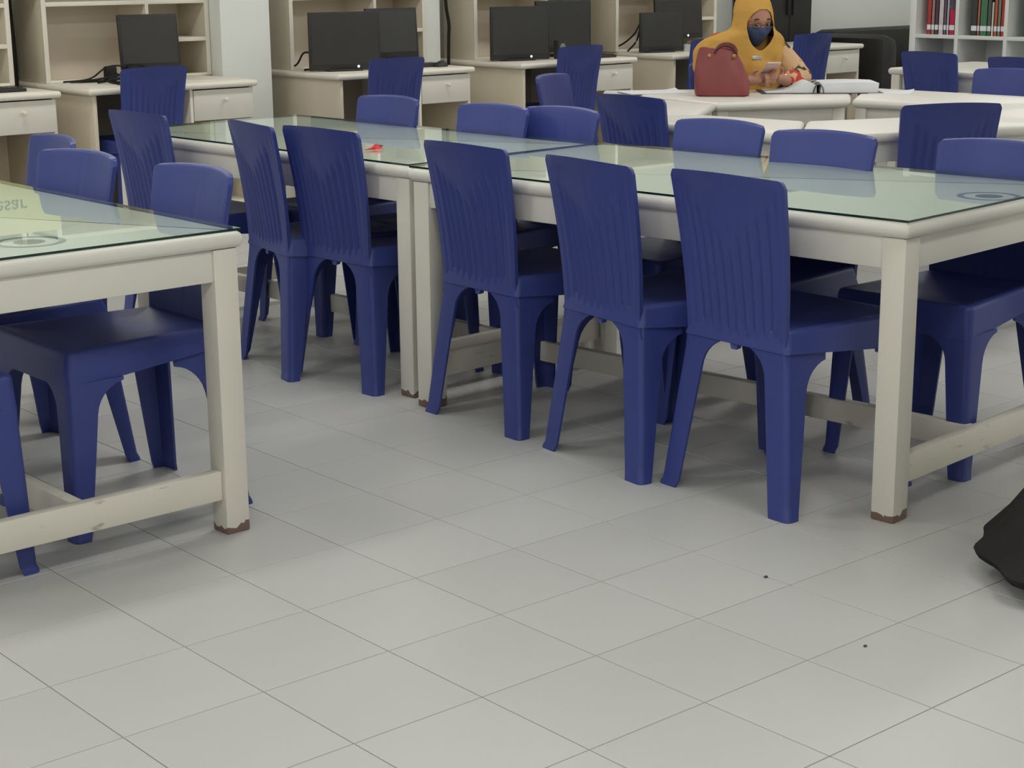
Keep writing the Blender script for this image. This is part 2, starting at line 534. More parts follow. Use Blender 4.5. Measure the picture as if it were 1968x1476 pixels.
def chair_back():
    NU, NV = 81, 26
    us = [-1 + 2 * i / (NU - 1) for i in range(NU)]
    vs = [0, .012] + [i / (NV - 1) for i in range(1, NV - 1)] + [.985, 1]
    vs = sorted(set(vs))
    def smooth(e0, e1, x):
        t = max(0, min(1, (x - e0) / (e1 - e0))); return t * t * (3 - 2 * t)
    rear = []; front = []
    for v in vs:
        rr = []; ff = []
        for u in us:
            x, y, z = back_geo(u, v, True)
            v0 = .66 + .24 * abs(u) / .78
            m = smooth(.02, .07, v) * (1 - smooth(v0 - .10, v0, v)) * (1 - smooth(.70, .78, abs(u)))
            d = .0075 * m * (.5 - .5 * math.cos(2 * PI * (u / .78) * 4.5 + PI))
            rec = .004 * smooth(.0, .02, v) * (1 - smooth(.935, .95, v)) * (1 - smooth(.84, .90, abs(u)))
            tri = smooth(v0 - .03, v0 + .05, v) * (1 - smooth(.80, .90, abs(u))) * (1 - smooth(.90, .93, v))
            d += .0015 * tri + rec
            rr.append((x + d, y, z))
            edge = max(abs(u), 0) ** 14
            zf = z if v < .999 else z - .003
            ff.append((x + .017 - .004 * edge, y * .992, zf if v > 0 else z + .002))
        rear.append(rr); front.append(ff)
    b = MB()
    nv = len(vs)
    V = [p for r in rear for p in r] + [p for r in front for p in r]
    o = nv * NU; Fc = []
    for j in range(nv - 1):
        for i in range(NU - 1):
            a = j * NU + i
            Fc.append((a, a + 1, a + NU + 1, a + NU))
            Fc.append((o + a + NU, o + a + NU + 1, o + a + 1, o + a))
    for j in range(nv - 1):
        a = j * NU; Fc.append((a + NU, o + a + NU, o + a, a))
        a = j * NU + NU - 1; Fc.append((a, o + a, o + a + NU, a + NU))
    for i in range(NU - 1):
        Fc.append((i, o + i, o + i + 1, i + 1))
        a = (nv - 1) * NU + i; Fc.append((a + 1, o + a + 1, o + a, a))
    b.add(V, Fc)
    return b

chair_parts = [('seat', chair_seat().mesh('seat', M['blue'])), ('backrest', chair_back().mesh('backrest', M['blue'], ang=1.0))]
for fr in (True, False):
    for sd in (1, -1):
        chair_parts.append(('leg', chair_leg(fr, sd).mesh('leg', M['blue'], ang=.9)))

def chair(x, y, a, label, group):
    e = empty('plastic_chair', (x, y, 0), R(a))
    tag(e, label, 'chair', group)
    for n, me in chair_parts:
        o = bpy.data.objects.new(n, me); COL.objects.link(o); o.parent = e
    return e

GC = 'blue chairs on the near side of the right glass tables'
GB = 'blue chairs on the far side of the right glass tables'
GD = 'blue chairs around the left glass table'
GE = 'blue chairs at the computer desks'
GR = 'blue chairs around the ring of white tables'
CH = [
 ('C1', 1.549, 0.634, -0.9, 'blue plastic chair seen from behind, first past the paired table legs', GC),
 ('C2', 1.527, 0.082, -6.8, 'blue plastic chair seen from behind, middle of the three before the nearer glass table', GC),
 ('C3', 1.552, -0.389, -1.9, 'blue ribbed plastic chair seen from behind, nearest the table corner with worn leg', GC),
 ('A3', 1.526, 1.345, 4.1, 'blue chair seen from behind, overlapping its neighbour, closest to the red scrap', GC),
 ('A2', 1.484, 1.690, -10.0, 'blue chair seen from behind, its right side hidden by the chair overlapping it', GC),
 ('A1', 1.413, 2.342, 2.4, 'blue chair seen from behind, standing alone at the far end of glass table', GC),
 ('B1', 2.382, 2.204, 180.5, 'blue chair back facing us alone, farthest across the glass, below the desk right of column', GB),
 ('B2', 2.405, 1.589, 180.8, 'left of two touching blue chair backs facing us across the glass', GB),
 ('B3', 2.489, 1.311, 181.6, 'right of two touching blue chair backs facing us across the glass', GB),
 ('B4', 2.506, 0.564, 180.1, 'blue chair facing us across the glass, directly below the red bag', GB),
 ('B5', 2.448, 0.082, 182.7, 'blue chair facing us across the glass, below the open binder', GB),
 ('B6', 2.590, -0.440, 185.0, 'blue chair facing us above the ring mark, cut by the frame edge', GB),
 ('D1', 0.601, 0.655, 179.9, 'blue chair facing us at the near corner of the left glass table', GD),
 ('D2', 0.556, 1.211, 185.8, 'blue chair facing us, second from the near corner of the left glass table', GD),
 ('D3', 0.700, 1.668, 173.2, 'blue chair facing us, mostly hidden, third along the left glass table', GD),
 ('D0', -0.500, 0.540, 0.0, 'blue chair under the near side of left table, only a leg in view', GD),
 ('E1', 2.791, 4.775, 90.9, 'blue chair pushed to the desk with the single tilted monitor and cables', GE),
 ('E2', 4.141, 4.480, 91.8, 'blue chair at the desk beside the square white column', GE),
 ('E3', 5.760, 4.724, 92.3, 'blue chair at the fourth desk from left with drawer right of it', GE),
 ('E4', 7.001, 4.766, 90.0, 'blue chair mostly hidden behind the seated person and red bag', GE),
 ('E5', 8.023, 4.729, 87.2, 'blue chair behind the seated person, at the desk by the black sofa', GE),
 ('F1', 3.742, 2.679, -64.3, 'blue chair turned sideways showing a curved front, before the fourth desk', GR),
 ('G1', 3.148, 1.573, -0.9, 'dark blue chair back against the left end of the ring of white tables', GR),
 ('G2', 3.662, 0.475, 59.0, 'wide dark blue chair back turned to the ring of white tables', GR),
 ('G3', 6.510, 2.602, -2.3, 'dark blue chair back at the small table before the bookshelf', GR),
 ('G4', 5.400, 1.384, 180.0, 'light blue chair front at the far side of the ring, cut by frame', GR),
 ('G5', 6.347, 1.912, 0.0, 'dark blue chair top just under the white box in the bookshelf', GR),
 ('W', 4.985, 2.765, -120.0, 'blue chair under the person in the mustard headscarf', GR),
]
for n, x, y, a, lab, gr in CH: chair(x, y, a, lab, gr)

# ---------------------------------------------------------------- glass topped tables
def glass_table(cx, cy, rz, H, LX, LY, label, group, grom=None, extra=''):
    """long axis local y; wood top, four aprons, four legs, H stretcher, glass sheet"""
    e = empty('reading_table', (cx, cy, 0), R(rz))
    tag(e, label, 'table', group)
    hx, hy = LX / 2, LY / 2
    b = MB(); b.prism(rpoly(rect(-hx, hx, -hy, hy), .012, 3), H - .040, H, r=.019, seg=5)
    b.build('tabletop', M['white'], e)
    i = .014; ls = .066; at = H - .040
    for sx in (-1, 1):
        for sy in (-1, 1):
            b = MB()
            x1, y1 = sx * (hx - i), sy * (hy - i); x2, y2 = x1 - sx * ls, y1 - sy * ls
            b.box(min(x1, x2), max(x1, x2), min(y1, y2), max(y1, y2), 0, at, .004)
            b.build('leg', M['leg'], e)
    for sx in (-1, 1):
        b = MB(); xo = sx * (hx - i - .006); b.box(min(xo, xo - sx * .022), max(xo, xo - sx * .022), -hy + i + ls, hy - i - ls, at - .078, at, .002)
        b.build('apron', M['white'], e)
    for sy in (-1, 1):
        b = MB(); yo = sy * (hy - i - .006); b.box(-hx + i + ls, hx - i - ls, min(yo, yo - sy * .022), max(yo, yo - sy * .022), at - .078, at, .002)
        b.build('apron', M['white'], e)
        b = MB(); yo = sy * (hy - i - .012); b.box(-hx + i + ls, hx - i - ls, min(yo, yo - sy * .030), max(yo, yo - sy * .030), .088, .162, .003)
        b.build('stretcher', M['rail'], e)
    yo = hy - i - .042
    b = MB(); b.box(-.016, .016, -yo, yo, .092, .158, .003); b.build('stretcher', M['rail'], e)
    gi = .006
    b = MB()
    po = rect(-hx + gi, hx - gi, -hy + gi, hy - gi)
    z0, z1 = H + .0008, H + .0068
    b.add([(x, y, z1) for x, y in po], [(0, 1, 2, 3)], 0)
    b.add([(x, y, z0) for x, y in po] + [(x, y, z1) for x, y in po], [(k, (k + 1) % 4, 4 + (k + 1) % 4, 4 + k) for k in range(4)], 1)
    o = b.build('glass_top', [M['glass'], M['glass_edge']], e, smooth=False, recalc=False)
    if grom:
        gx, gy = grom; ro, rin = .083, .066
        b = MB(); n = 48; V = []
        prof = [(ro, H - .0005), (ro, H + .0004), (rin, H + .0004), (rin, H - .0005)]
        b2 = [[(gx + q * math.cos(2 * PI * k / n), gy + q * math.sin(2 * PI * k / n), z) for k in range(n)] for q, z in prof]
        b.loft(b2, False, False)
        g1 = b.build('grommet', M['grom'], e)
        b = MB(); b.cyl((gx, gy), .036, H - .0005, H + .0003, 40); b.build('grommet_centre', M['hole'], g1)
    return e

GT = 'white glass topped reading tables'
glass_table(2.078, .108, 5.3, .755, .92, 1.76, 'white reading table with tinted glass top and worn near leg, right of the aisle', GT, grom=(.10, -.780))
glass_table(1.972, 1.888, 3.2, .750, .87, 1.74, 'white reading table with tinted glass holding the red scrap, butted end to end behind', GT)
glass_table(.053, 1.097, 1.0, .750, .90, 1.74, 'white reading table with tinted glass and reflected yellow board, left of the aisle', GT, grom=(.0, -.665))

# ---------------------------------------------------------------- ring of trapezoid tables
IN = [(4.035, 1.955), (4.62, 1.67), (4.68, 1.10), (4.30, .83), (3.64, 1.12), (3.56, 1.62)]
OUT = [(3.99, 2.60), (5.16, 2.03), (5.30, .84), (4.30, .30), (3.16, .76), (3.21, 1.85)]
RL = ['white trapezoid table under the red bag and open binder',
      'white trapezoid table right of the binder, its inner edge turned away from us',
      'white trapezoid table at the frame edge behind the wide dark chair back',
      'white trapezoid table in front of the ring, behind the chair below the binder',
      'white trapezoid table behind the chair below the red bag, front left of ring',
      'white trapezoid table with a loose sheet, left of the red bag']
for k in range(6):
    a, bq, c, d = IN[k], IN[(k + 1) % 6], OUT[(k + 1) % 6], OUT[k]
    if k == 0: c, d = (5.20, 2.12), (4.21, 2.90)
    if k == 1: d = (5.24, 2.08)
    poly = [Vector(p) for p in (d, c, bq, a)]
    cen = sum(poly, Vector((0, 0))) / 4
    loc = [(p - cen) for p in poly]
    ar = sum(loc[i].x * loc[(i + 1) % 4].y - loc[(i + 1) % 4].x * loc[i].y for i in range(4))
    if ar < 0: loc.reverse()
    pl = inset([(p.x, p.y) for p in loc], .004)
    e = empty('trapezoid_table', (cen.x, cen.y, 0))
    tag(e, RL[k], 'table', 'trapezoid tables forming a ring')
    b = MB(); b.prism(rpoly(pl, .02, 4), .712, .75, r=.018, seg=4); b.build('tabletop', M['white'], e)
    ip = inset(pl, .05)
    for q in range(4):
        p0, p1 = Vector(ip[q]), Vector(ip[(q + 1) % 4])
        d_ = (p1 - p0); L_ = d_.length; an = math.atan2(d_.y, d_.x)
        b = MB(); b.box(.02, L_ - .02, -.01, .01, .635, .713, .002)
        b.build('apron', M['white'], e, (p0.x, p0.y, 0), an)
        b = MB(); b.box(-.027, .027, -.027, .027, 0, .713, .004); b.build('leg', M['leg'], e, (p0.x, p0.y, 0), an)

# small table in front of the bookshelf
e = empty('side_table', (7.0, 2.03, 0))
tag(e, 'small white table with rounded edges in front of the bookshelf', 'table')
b = MB(); b.prism(rpoly(rect(-.43, .43, -.93, .93), .03, 4), .712, .75, r=.018, seg=4); b.build('tabletop', M['white'], e)
for sx in (-1, 1):
    for sy in (-1, 1):
        b = MB(); b.box(sx * .39 - .03, sx * .39 + .03, sy * .87 - .03, sy * .87 + .03, 0, .713, .004); b.build('leg', M['leg'], e)
    b = MB(); b.box(sx * .385 - .011, sx * .385 + .011, -.84, .84, .63, .713, .002); b.build('apron', M['white'], e)
    b = MB(); b.box(-.36, .36, sx * .865 - .011, sx * .865 + .011, .63, .713, .002); b.build('apron', M['white'], e)

# ---------------------------------------------------------------- computer desks with hutches
def desk(x0, label, hutch=True, depth=.96, ho=.03):
    W = 1.02; yf = 4.87
    e = empty('computer_desk', (x0, yf, 0))
    tag(e, label, 'desk', 'computer desks along the back wall')
    D = depth
    b = MB(); b.prism(rpoly(rect(0, W, 0, D), .012, 3), .715, .75, r=.016, seg=4)
    b.build('desktop', M['edge'], e)
    b = MB(); b.box(.03, .052, .025, D - .01, 0, .716, .002); b.build('side_panel', M['cream'], e)
    b = MB(); b.box(.60, .618, .025, D - .01, 0, .716, .002); b.build('middle_panel', M['edge'], e)
    b = MB(); b.box(W - .045, W - .025, .025, D - .01, 0, .716, .002); b.build('side_panel', M['cream'], e)
    b = MB(); b.box(.05, .605, .60, .615, .05, .716); b.build('modesty_panel', M['dark'], e)
    b = MB(); b.box(.61, W - .04, .60, .615, .05, .716); b.build('back_panel', M['cream_in'], e)
    b = MB(); b.box(.615, W - .03, .03, .60, .07, .09); b.build('shelf', M['cream_in'], e)
    b = MB(); b.box(.622, W - .030, .022, .040, .545, .708, .003)
    b.box(.635, W - .05, .04, .45, .56, .69)
    d = b.build('drawer', M['drawer'], e)
    b = MB(); kx, kz = .81, .652
    prof = [(.0055, .022), (.0055, .008), (.011, .001), (.0135, -.005), (.011, -.011), (.004, -.014)]
    b.loft([[(kx + q * math.cos(2 * PI * k / 14), y, kz + q * math.sin(2 * PI * k / 14)) for k in range(14)] for q, y in prof])
    b.build('knob', M['edge'], d)
    if hutch:
        y0, y1 = .55, .865; zt = 1.62
        before = set(e.children)
        for a, c in ((.0, .025), (W - .025, W)):
            b = MB(); b.box(a, c, y0, y1, .75, zt, .002); b.build('hutch_side', M['cream'], e)
        for a, c in ((.0, .026), (W - .026, W), (.617, .637)):
            b = MB(); b.box(a, c, y0 - .006, y0 + .004, .752, zt, .001); b.build('hutch_edging', M['edge'], e)
        b = MB(); b.box(.02, W - .02, y1 - .012, y1, .75, zt); b.build('hutch_back', M['cream_in'], e)
        b = MB(); b.box(.618, .636, y0, y1 - .01, .75, zt); b.build('divider', M['cream_in'], e)
        for a, c, z in ((.026, .618, 1.165), (.636, W - .026, 1.165), (.636, W - .026, .955), (.0, W, zt - .022), (.026, .618, 1.40), (.636, W - .026, 1.40)):
            b = MB(); b.box(a, c, y0 - .004, y1 - .01, z - .010, z + .012, .001); b.build('shelf', M['edge'], e)
        b = MB(); b.box(.026, W - .026, y0 - .004, y0 + .014, .751, .766, .001); b.build('hutch_edging', M['edge'], e)
        for c_ in e.children:
            if c_ not in before: c_.location.x += ho
    return e

desk(1.31, 'cream computer desk at the left frame edge, only its drawer end in view', ho=.0)
desk(2.48, 'cream computer desk with one tilted monitor and tangled black cables, left of column')
desk(4.03, 'cream computer desk with two dark monitors, right of the square white column', ho=.045)
desk(5.42, 'cream computer desk with two dark monitors and a small speaker, right of black wall cable', ho=.07)
desk(6.77, 'cream computer desk with papers, behind the red bag and person', ho=-.01)
desk(7.80, 'cream desk end with a drawer beside the black sofa', hutch=False, depth=.62)

# ---------------------------------------------------------------- monitors
def monitor(x, y, z, rz, W, H, label, lift=.0, tilt=0, led=True, chin=.035):
    e = empty('monitor', (x, y, z), R(rz))
    tag(e, label, 'monitor', 'black monitors on the computer desks')
    mt = Matrix.Translation((0, 0, lift)) @ Matrix.Rotation(R(tilt), 4, 'X')
    b = MB(); b.box(-W / 2, W / 2, 0, .022, 0, H, .004, M4=mt); b.box(-W * .3, W * .3, .02, .05, H * .2, H * .8, .01, M4=mt)
    b.build('casing', M['bezel'], e)
    b = MB(); b.box(-W / 2 + .014, W / 2 - .014, -.0015, .004, chin, H - .014, M4=mt); s = b.build('screen', M['screen'], e)
    b = MB(); b.box(-.03, .03, .04, .06, .008, lift + H * .4, .004); b.build('stand', M['bezel'], e)
    b = MB(); b.prism(rpoly(rect(-.11, .11, -.02, .15), .03, 4), 0, .012, r=.003); b.build('base', M['bezel'], e)
    if led:
        b = MB(); b.sphere((W * .18, -.002, chin * .55), (.008, .003, .008), 12, 8, M4=None); o = b.build('power_light', M['led'], e)
        o.location = (0, 0, lift)
    return e
DT = .7505
monitor(3.085, 5.30, DT, -8, .345, .30, 'single dark monitor tilted behind a chair, left of the white column', lift=.055, tilt=-5, led=False)
monitor(4.25, 5.10, DT, -16, .44, .335, 'left dark monitor with a bright power light, right of the white column', lift=.006)
monitor(4.74, 5.28, DT, -6, .36, .30, 'right dark monitor behind a chair top, in the desk right of column', lift=.05, tilt=-5, led=False)
monitor(5.63, 5.12, DT, -14, .42, .335, 'left dark monitor with a power light, on the fourth desk from left', lift=.006)
monitor(6.15, 5.28, DT, -3, .47, .335, 'right dark monitor beside an oval speaker, on the fourth desk from left', lift=.03, led=False)
monitor(6.94, 5.14, DT, -12, .36, .265, 'lower dark monitor left of the paper stack, behind the red bag', lift=.006, led=False)
monitor(7.34, 5.36, DT, -8, .42, .275, 'higher dark monitor above the paper stack, beside the headscarf', lift=.075, tilt=-4)

# small desk speaker
e = empty('desk_speaker', (5.93, 5.05, DT), -0.3)
tag(e, 'small black desk speaker with a grey oval cone before the monitors', 'speaker')
b = MB(); b.box(-.035, .035, 0, .07, 0, .12, .006); b.build('cabinet', M['bezel'], e)
b = MB(); b.sphere((0, -.001, .07), (.022, .006, .032), 18, 10); b.build('cone', M['hole'], e)

def mouse(x, y, rz, label, pad=True):
    e = empty('computer_mouse', (x, y, DT), R(rz))
    tag(e, label, 'mouse', 'black mice on the computer desks')
    b = MB()
    L = []
    for k in range(9):
        t = k / 8; zz = .036 * math.sin(PI * (.08 + .84 * t)) ** .8; ww = .030 * math.sin(PI * (.12 + .76 * t)) ** .6
        L.append([(-.055 + .11 * t, ww * math.cos(PI * q / 8), .001 + zz * math.sin(PI * q / 8)) for q in range(9)])
    b.loft(L); b.build('shell', M['bezel'], e)
    b = MB(); b.cyl((.022, 0), .006, .026, .036, 10); b.build('wheel', M['cable'], e)
    return e
mouse(4.90, 5.02, 20, 'dark mouse at the right end of the desk beside the white column')
mouse(6.40 - .07, 5.12, 30, 'dark mouse at the right end of the fourth desk from left')

def keyboard(x, y, rz, label):
    e = empty('keyboard', (x, y, DT), R(rz))
    tag(e, label, 'keyboard', 'black keyboards on the computer desks')
    b = MB(); b.prism(rpoly(rect(-.21, .21, -.065, .065), .012, 3), 0, .018, r=.004); b.build('case', M['bezel'], e)
    b = MB()
    for r in range(5):
        for c in range(14): b.box(-.195 + c * .028, -.195 + c * .028 + .024, -.052 + r * .022, -.052 + r * .022 + .018, .017, .023)
    o = b.build('keys', M['screen'], e, smooth=False); o['kind'] = 'stuff'
keyboard(1.98, 5.03, 0, 'dark keyboard on the desk at the left frame edge')
keyboard(4.72, 5.10, -4, 'dark keyboard on the desk right of the white column')
keyboard(6.12, 5.22 - .2, 0, 'dark keyboard below the speaker on the fourth desk from left')

# tangled cables and wall cables
def cable(name, pts, r, label, group=None):
    # smooth through points
    P = [Vector(p) for p in pts]; out = []
    for i in range(len(P) - 1):
        p0, p1, p2, p3 = P[max(i - 1, 0)], P[i], P[i + 1], P[min(i + 2, len(P) - 1)]
        for k in range(6):
            t = k / 6
            out.append(.5 * ((2 * p1) + (p2 - p0) * t + (2 * p0 - 5 * p1 + 4 * p2 - p3) * t * t + (3 * p1 - p0 - 3 * p2 + p3) * t ** 3))
    out.append(P[-1])
    b = MB(); b.tube(out, r, 7)
    return tag(b.build(name, M['cable']), label, 'cable', group)
z = DT
cable('cable', [(2.60, 5.40, z + .006), (2.72, 5.33, z + .02), (2.80, 5.30, z + .075), (2.88, 5.30, z + .085), (2.94, 5.29, z + .07), (3.02, 5.29, z + .08), (3.12, 5.32, z + .01)], .005, 'upper looped black cable on the desk left of the tilted monitor', 'tangled black cables')
cable('cable', [(2.62, 5.36, z + .006), (2.76, 5.25, z + .012), (2.86, 5.20, z + .05), (2.96, 5.16, z + .04), (3.05, 5.12, z + .006)], .005, 'middle black cable lying across the desk left of the tilted monitor', 'tangled black cables')
cable('cable', [(2.92, 5.00, z + .006), (2.84, 5.02, z + .006), (2.75, 5.06, z + .006), (2.72, 5.12, z + .02), (2.82, 5.14, z + .03), (2.95, 5.08, z + .006), (3.06, 5.02, z + .006)], .006, 'front black cable loop nearest the desk edge left of tilted monitor', 'tangled black cables')
cable('cable', [(2.66, 5.33, z + .006), (2.78, 5.22, z + .03), (2.88, 5.16, z + .055), (2.95, 5.18, z + .05), (3.02, 5.14, z + .03), (3.10, 5.10, z + .006)], .006, 'crossing black cable in the middle of the tangle by the tilted monitor', 'tangled black cables')
cable('cable', [(2.70, 5.20, z + .006), (2.80, 5.10, z + .03), (2.90, 5.06, z + .05), (2.98, 5.10, z + .02), (2.90, 5.14, z + .006), (2.78, 5.16, z + .006)], .0055, 'closed black cable ring in the tangle by the tilted monitor', 'tangled black cables')
for px, py, lab in ((2.83, 5.30, 'left dark plug lump held up in the cable tangle'), (2.96, 5.295, 'right dark plug lump held up in the cable tangle')):
    e = empty('plug', (px, py, DT))
    tag(e, lab, 'plug', 'plugs in the cable tangle')
    b = MB(); b.box(-.035, .035, -.02, .02, .0, .085, .012); b.build('body', M['cable'], e)
    b = MB(); b.tube([(.03, 0, .05), (.06, 0, .03), (.075, 0, .006)], .004, 6); b.build('lead', M['cable'], e)
e = empty('power_adapter', (2.86, 4.98, DT), R(12))
tag(e, 'dark power adapter lying on the desk behind the chair by the tilted monitor', 'adapter')
b = MB(); b.box(-.07, .07, -.035, .035, 0, .04, .008); b.build('body', M['bezel'], e)
b = MB(); b.tube([(-.07, 0, .02), (-.11, .01, .012), (-.15, .04, .006)], .004, 6); b.build('lead', M['cable'], e)
cable('cable', [(2.41, 5.60, 1.6), (2.415, 5.60, 1.2), (2.425, 5.60, .9), (2.42, 5.60, .5), (2.42, 5.60, .014)], .013, 'thick black cable hanging down the wall between the two left desks', 'black wall cables')
cable('cable', [(5.31, 5.49, 1.6), (5.315, 5.49, 1.15), (5.34, 5.49, .98), (5.335, 5.49, .85), (5.325, 5.49, .3), (5.33, 5.49, .012)], .011, 'thick black cable hanging beside the narrow white pillar', 'black wall cables')
cable('cable', [(4.10, 5.55, z + .006), (4.10, 5.40, z + .03), (4.13, 5.36, z + .10), (4.17, 5.33, z + .09), (4.15, 5.28, z + .02), (4.09, 5.3, z + .006)], .006, 'black cable loop at the left of the desk right of white column')
cable('cable', [(6.80, 5.55, z + .006), (6.80, 5.40, z + .05), (6.82, 5.30, z + .12), (6.86, 5.28, z + .19), (6.85, 5.30, z + .08), (6.80, 5.34, z + .006)], .006, 'black cable loop left of the lower monitor behind the red bag')

# papers on the fourth desk
e = empty('paper_stack', (7.24, 5.03, DT), R(6))
tag(e, 'white paper stack below the higher monitor behind the red bag', 'paper')
for k in range(4):
    b = MB(); b.box(-.105 + .003 * k, .135 - .004 * k, -.10, .12, .012 * k, .012 * k + .0115, .001); b.build('sheets', M['paper'], e)
tag((lambda q: q)(MB()), None, None) if False else None
b = MB(); b.prism(rpoly(rect(-.11, .11, -.08, .08), .006, 2), 0, .022, r=.002)
e = empty('brown_book', (7.29, 5.06, DT + .0485), R(10))
tag(e, 'brown book on the white paper stack behind the red bag', 'book')
b.build('cover', M['brown'], e)
b = MB(); b.box(-.107, .112, -.077, .082, .004, .018); b.build('pages', M['paper'], e)

# ---------------------------------------------------------------- back right: cupboard, sofa, bookshelf
e = empty('black_cupboard', (8.71, 5.68, 0))
tag(e, 'tall black cupboard against the back wall behind the seated person', 'cupboard')
b = MB(); b.box(-.26, .26, -.15, .18, 0, 1.95, .004); b.build('carcass', M['black'], e)
for s in (-1, 1):
    b = MB(); b.box(min(s * .003, s * .257), max(s * .003, s * .257), -.17, -.151, .06, 1.93, .003); d = b.build('door', M['black'], e)
    b = MB(); b.box(s * .03 - .006, s * .03 + .006, -.19, -.17, .95, 1.10, .003); b.build('handle', M['bezel'], d)

e = empty('sofa', (10.0, 5.28, 0))
tag(e, 'black sofa with rounded arm between the desk end and bookshelf', 'sofa')
b = MB(); b.box(-.95, .95, -.40, .42, .10, .30, .02); b.build('base', M['black'], e)
b = MB(); b.box(-.78, .78, .18, .44, .30, .82, .06); b.build('backrest', M['black'], e)
for s in (-1, 1):
    b = MB(); b.box(min(s * .74, s * .96), max(s * .74, s * .96), -.42, .44, .12, .80 if s < 0 else .62, .09); b.build('armrest', M['black'], e)
    b = MB(); b.box(min(s * .01, s * .74), max(s * .01, s * .74), -.42, .20, .30, .46, .04); b.build('seat_cushion', M['black'], e)
    for q in (-1, 1):
        b = MB(); b.cyl((s * .85, q * .33), .025, 0, .11, 12); b.build('foot', M['bezel'], e)

SX = 8.3
e = empty('bookshelf', (SX, 0, 0))
tag(e, 'white cube bookshelf with rows of books at the top right', 'bookshelf')
ys = [4.085 - .383 * k for k in range(6)]
zs = [.06, .455, .845, 1.235, 1.625]
for i, y in enumerate(ys):
    b = MB(); b.box(0, .34, y - .05 if i == 0 else y - .014, y if i == 0 else y + .014, 0, 1.65, .002); b.build('upright' if 0 < i < 5 else 'side_panel', M['shelfw'], e)
for k, zz in enumerate(zs):
    b = MB(); b.box(.002, .335, ys[-1], ys[0] - .004, zz - .012, zz + .012, .002); b.build('shelf', M['shelfw'], e)
b = MB(); b.box(.335, .345, ys[-1], ys[0], .02, 1.64); b.build('back_panel', M['shelfw'], e)

def book(y, z, th, h, col, label, dep=.19, xo=.05, lab=True):
    mm = mat('book_cover', col, .5, .4, .08, 25)
    e = empty('book', (SX + xo, y, z))
    tag(e, label, 'book', 'books standing in the white bookshelf')
    b = MB(); t = .0025
    b.box(0, t, -th / 2, th / 2, 0, h); b.box(0, dep, -th / 2, -th / 2 + t, 0, h); b.box(0, dep, th / 2 - t, th / 2, 0, h)
    b.build('cover', mm, e, smooth=False)
    b = MB(); b.box(t, dep - .004, -th / 2 + t, th / 2 - t, .003, h - .004); b.build('pages', M['paper'], e, smooth=False)
    if lab:
        b = MB(); b.box(-.0012, .001, -th / 2 + .002, th / 2 - .002, .032, .065); b.build('spine_label', M['paper'], e, smooth=False)
SHZ = zs[2] + .012
bks = [[(.034, .30, (176, 62, 56), 'red spined book, first from the left in the left cube'),
        (.026, .27, (150, 128, 132), 'mauve grey book next to the first red one'),
        (.030, .28, (92, 66, 72), 'dark plum book in the left cube'),
        (.038, .25, (206, 196, 200), 'thick pale book in the middle of left cube'),
        (.022, .27, (104, 88, 104), 'dull purple book right of the thick pale one'),
        (.020, .29, (176, 172, 184), 'thin lilac book in the left cube'),
        (.044, .17, (188, 44, 82), 'short crimson book in the left cube'),
        (.030, .27, (116, 128, 122), 'grey green book, last in the left cube')],
       [(.046, .28, (66, 66, 64), 'charcoal book with blue and yellow bands, first in middle cube'),
        (.020, .24, (168, 104, 92), 'thin terracotta book in the middle cube'),
        (.054, .27, (74, 120, 86), 'thick green book in the middle cube'),
        (.030, .25, (84, 88, 82), 'dark olive book right of the thick green one'),
        (.018, .22, (200, 204, 196), 'thin white book in the middle cube'),
        (.026, .26, (182, 92, 74), 'orange red book in the middle cube'),
        (.024, .26, (120, 132, 112), 'sage book between two red ones'),
        (.052, .26, (180, 62, 64), 'thick red book, last in the middle cube')],
       [(.040, .30, (96, 112, 104), 'dark teal book in the right cube'),
        (.050, .17, (208, 206, 190), 'short cream book in the right cube'),
        (.034, .13, (196, 190, 92), 'small yellow book in the right cube'),
        (.040, .26, (110, 108, 112), 'grey book at the frame edge in the right cube')]]
ends = [ys[1] + .016, ys[2] + .016, ys[2] - .11]
for ci, lst in enumerate(bks):
    tot = sum(b_[0] for b_ in lst) + .002 * len(lst)
    y = (ends[ci] + tot) if ci < 2 else ends[ci]
    for th, h, c, lab in lst:
        book(y - th / 2, SHZ, th, h, c, lab); y -= th + .002
SL = zs[1] + .012
def simple_box(name, loc, size, m, label, cat, rz=0, lid=True):
    e = empty(name, loc, rz); tag(e, label, cat)
    b = MB(); b.box(-size[0] / 2, size[0] / 2, -size[1] / 2, size[1] / 2, 0, size[2] * (.8 if lid else 1), .003); b.build('body', m, e)
    if lid:
        b = MB(); b.box(-size[0] / 2 - .002, size[0] / 2 + .002, -size[1] / 2 - .002, size[1] / 2 + .002, size[2] * .8, size[2], .003); b.build('lid', m, e)
simple_box('storage_box', (SX + .14, ys[1] - .14, SL), (.22, .26, .11), M['paper'], 'pale box low in the middle cube of the bookshelf', 'box')
simple_box('storage_box', (SX + .15, ys[0] - .18, SL), (.24, .24, .16), M['binder'], 'dark box low in the left cube of the bookshelf', 'box')
for y_, c_, l_ in ((ys[1] - .06, (58, 66, 92), 'navy booklet lying on the pale box in the bookshelf'), (ys[1] - .16, (170, 84, 80), 'small red booklet lying on the pale box in the bookshelf'), (ys[1] - .23, (70, 84, 72), 'green booklet lying on the pale box in the bookshelf')):
    e = empty('booklet', (SX + .12, y_, SL + .1105)); tag(e, l_, 'book')
    b = MB(); b.box(-.07, .07, -.03, .03, 0, .05, .002); b.build('cover', mat('booklet_cover', c_, .6, .3, .08, 20), e)
    b = MB(); b.box(-.066, .074, -.032, .026, .006, .044); b.build('pages', M['paper'], e)

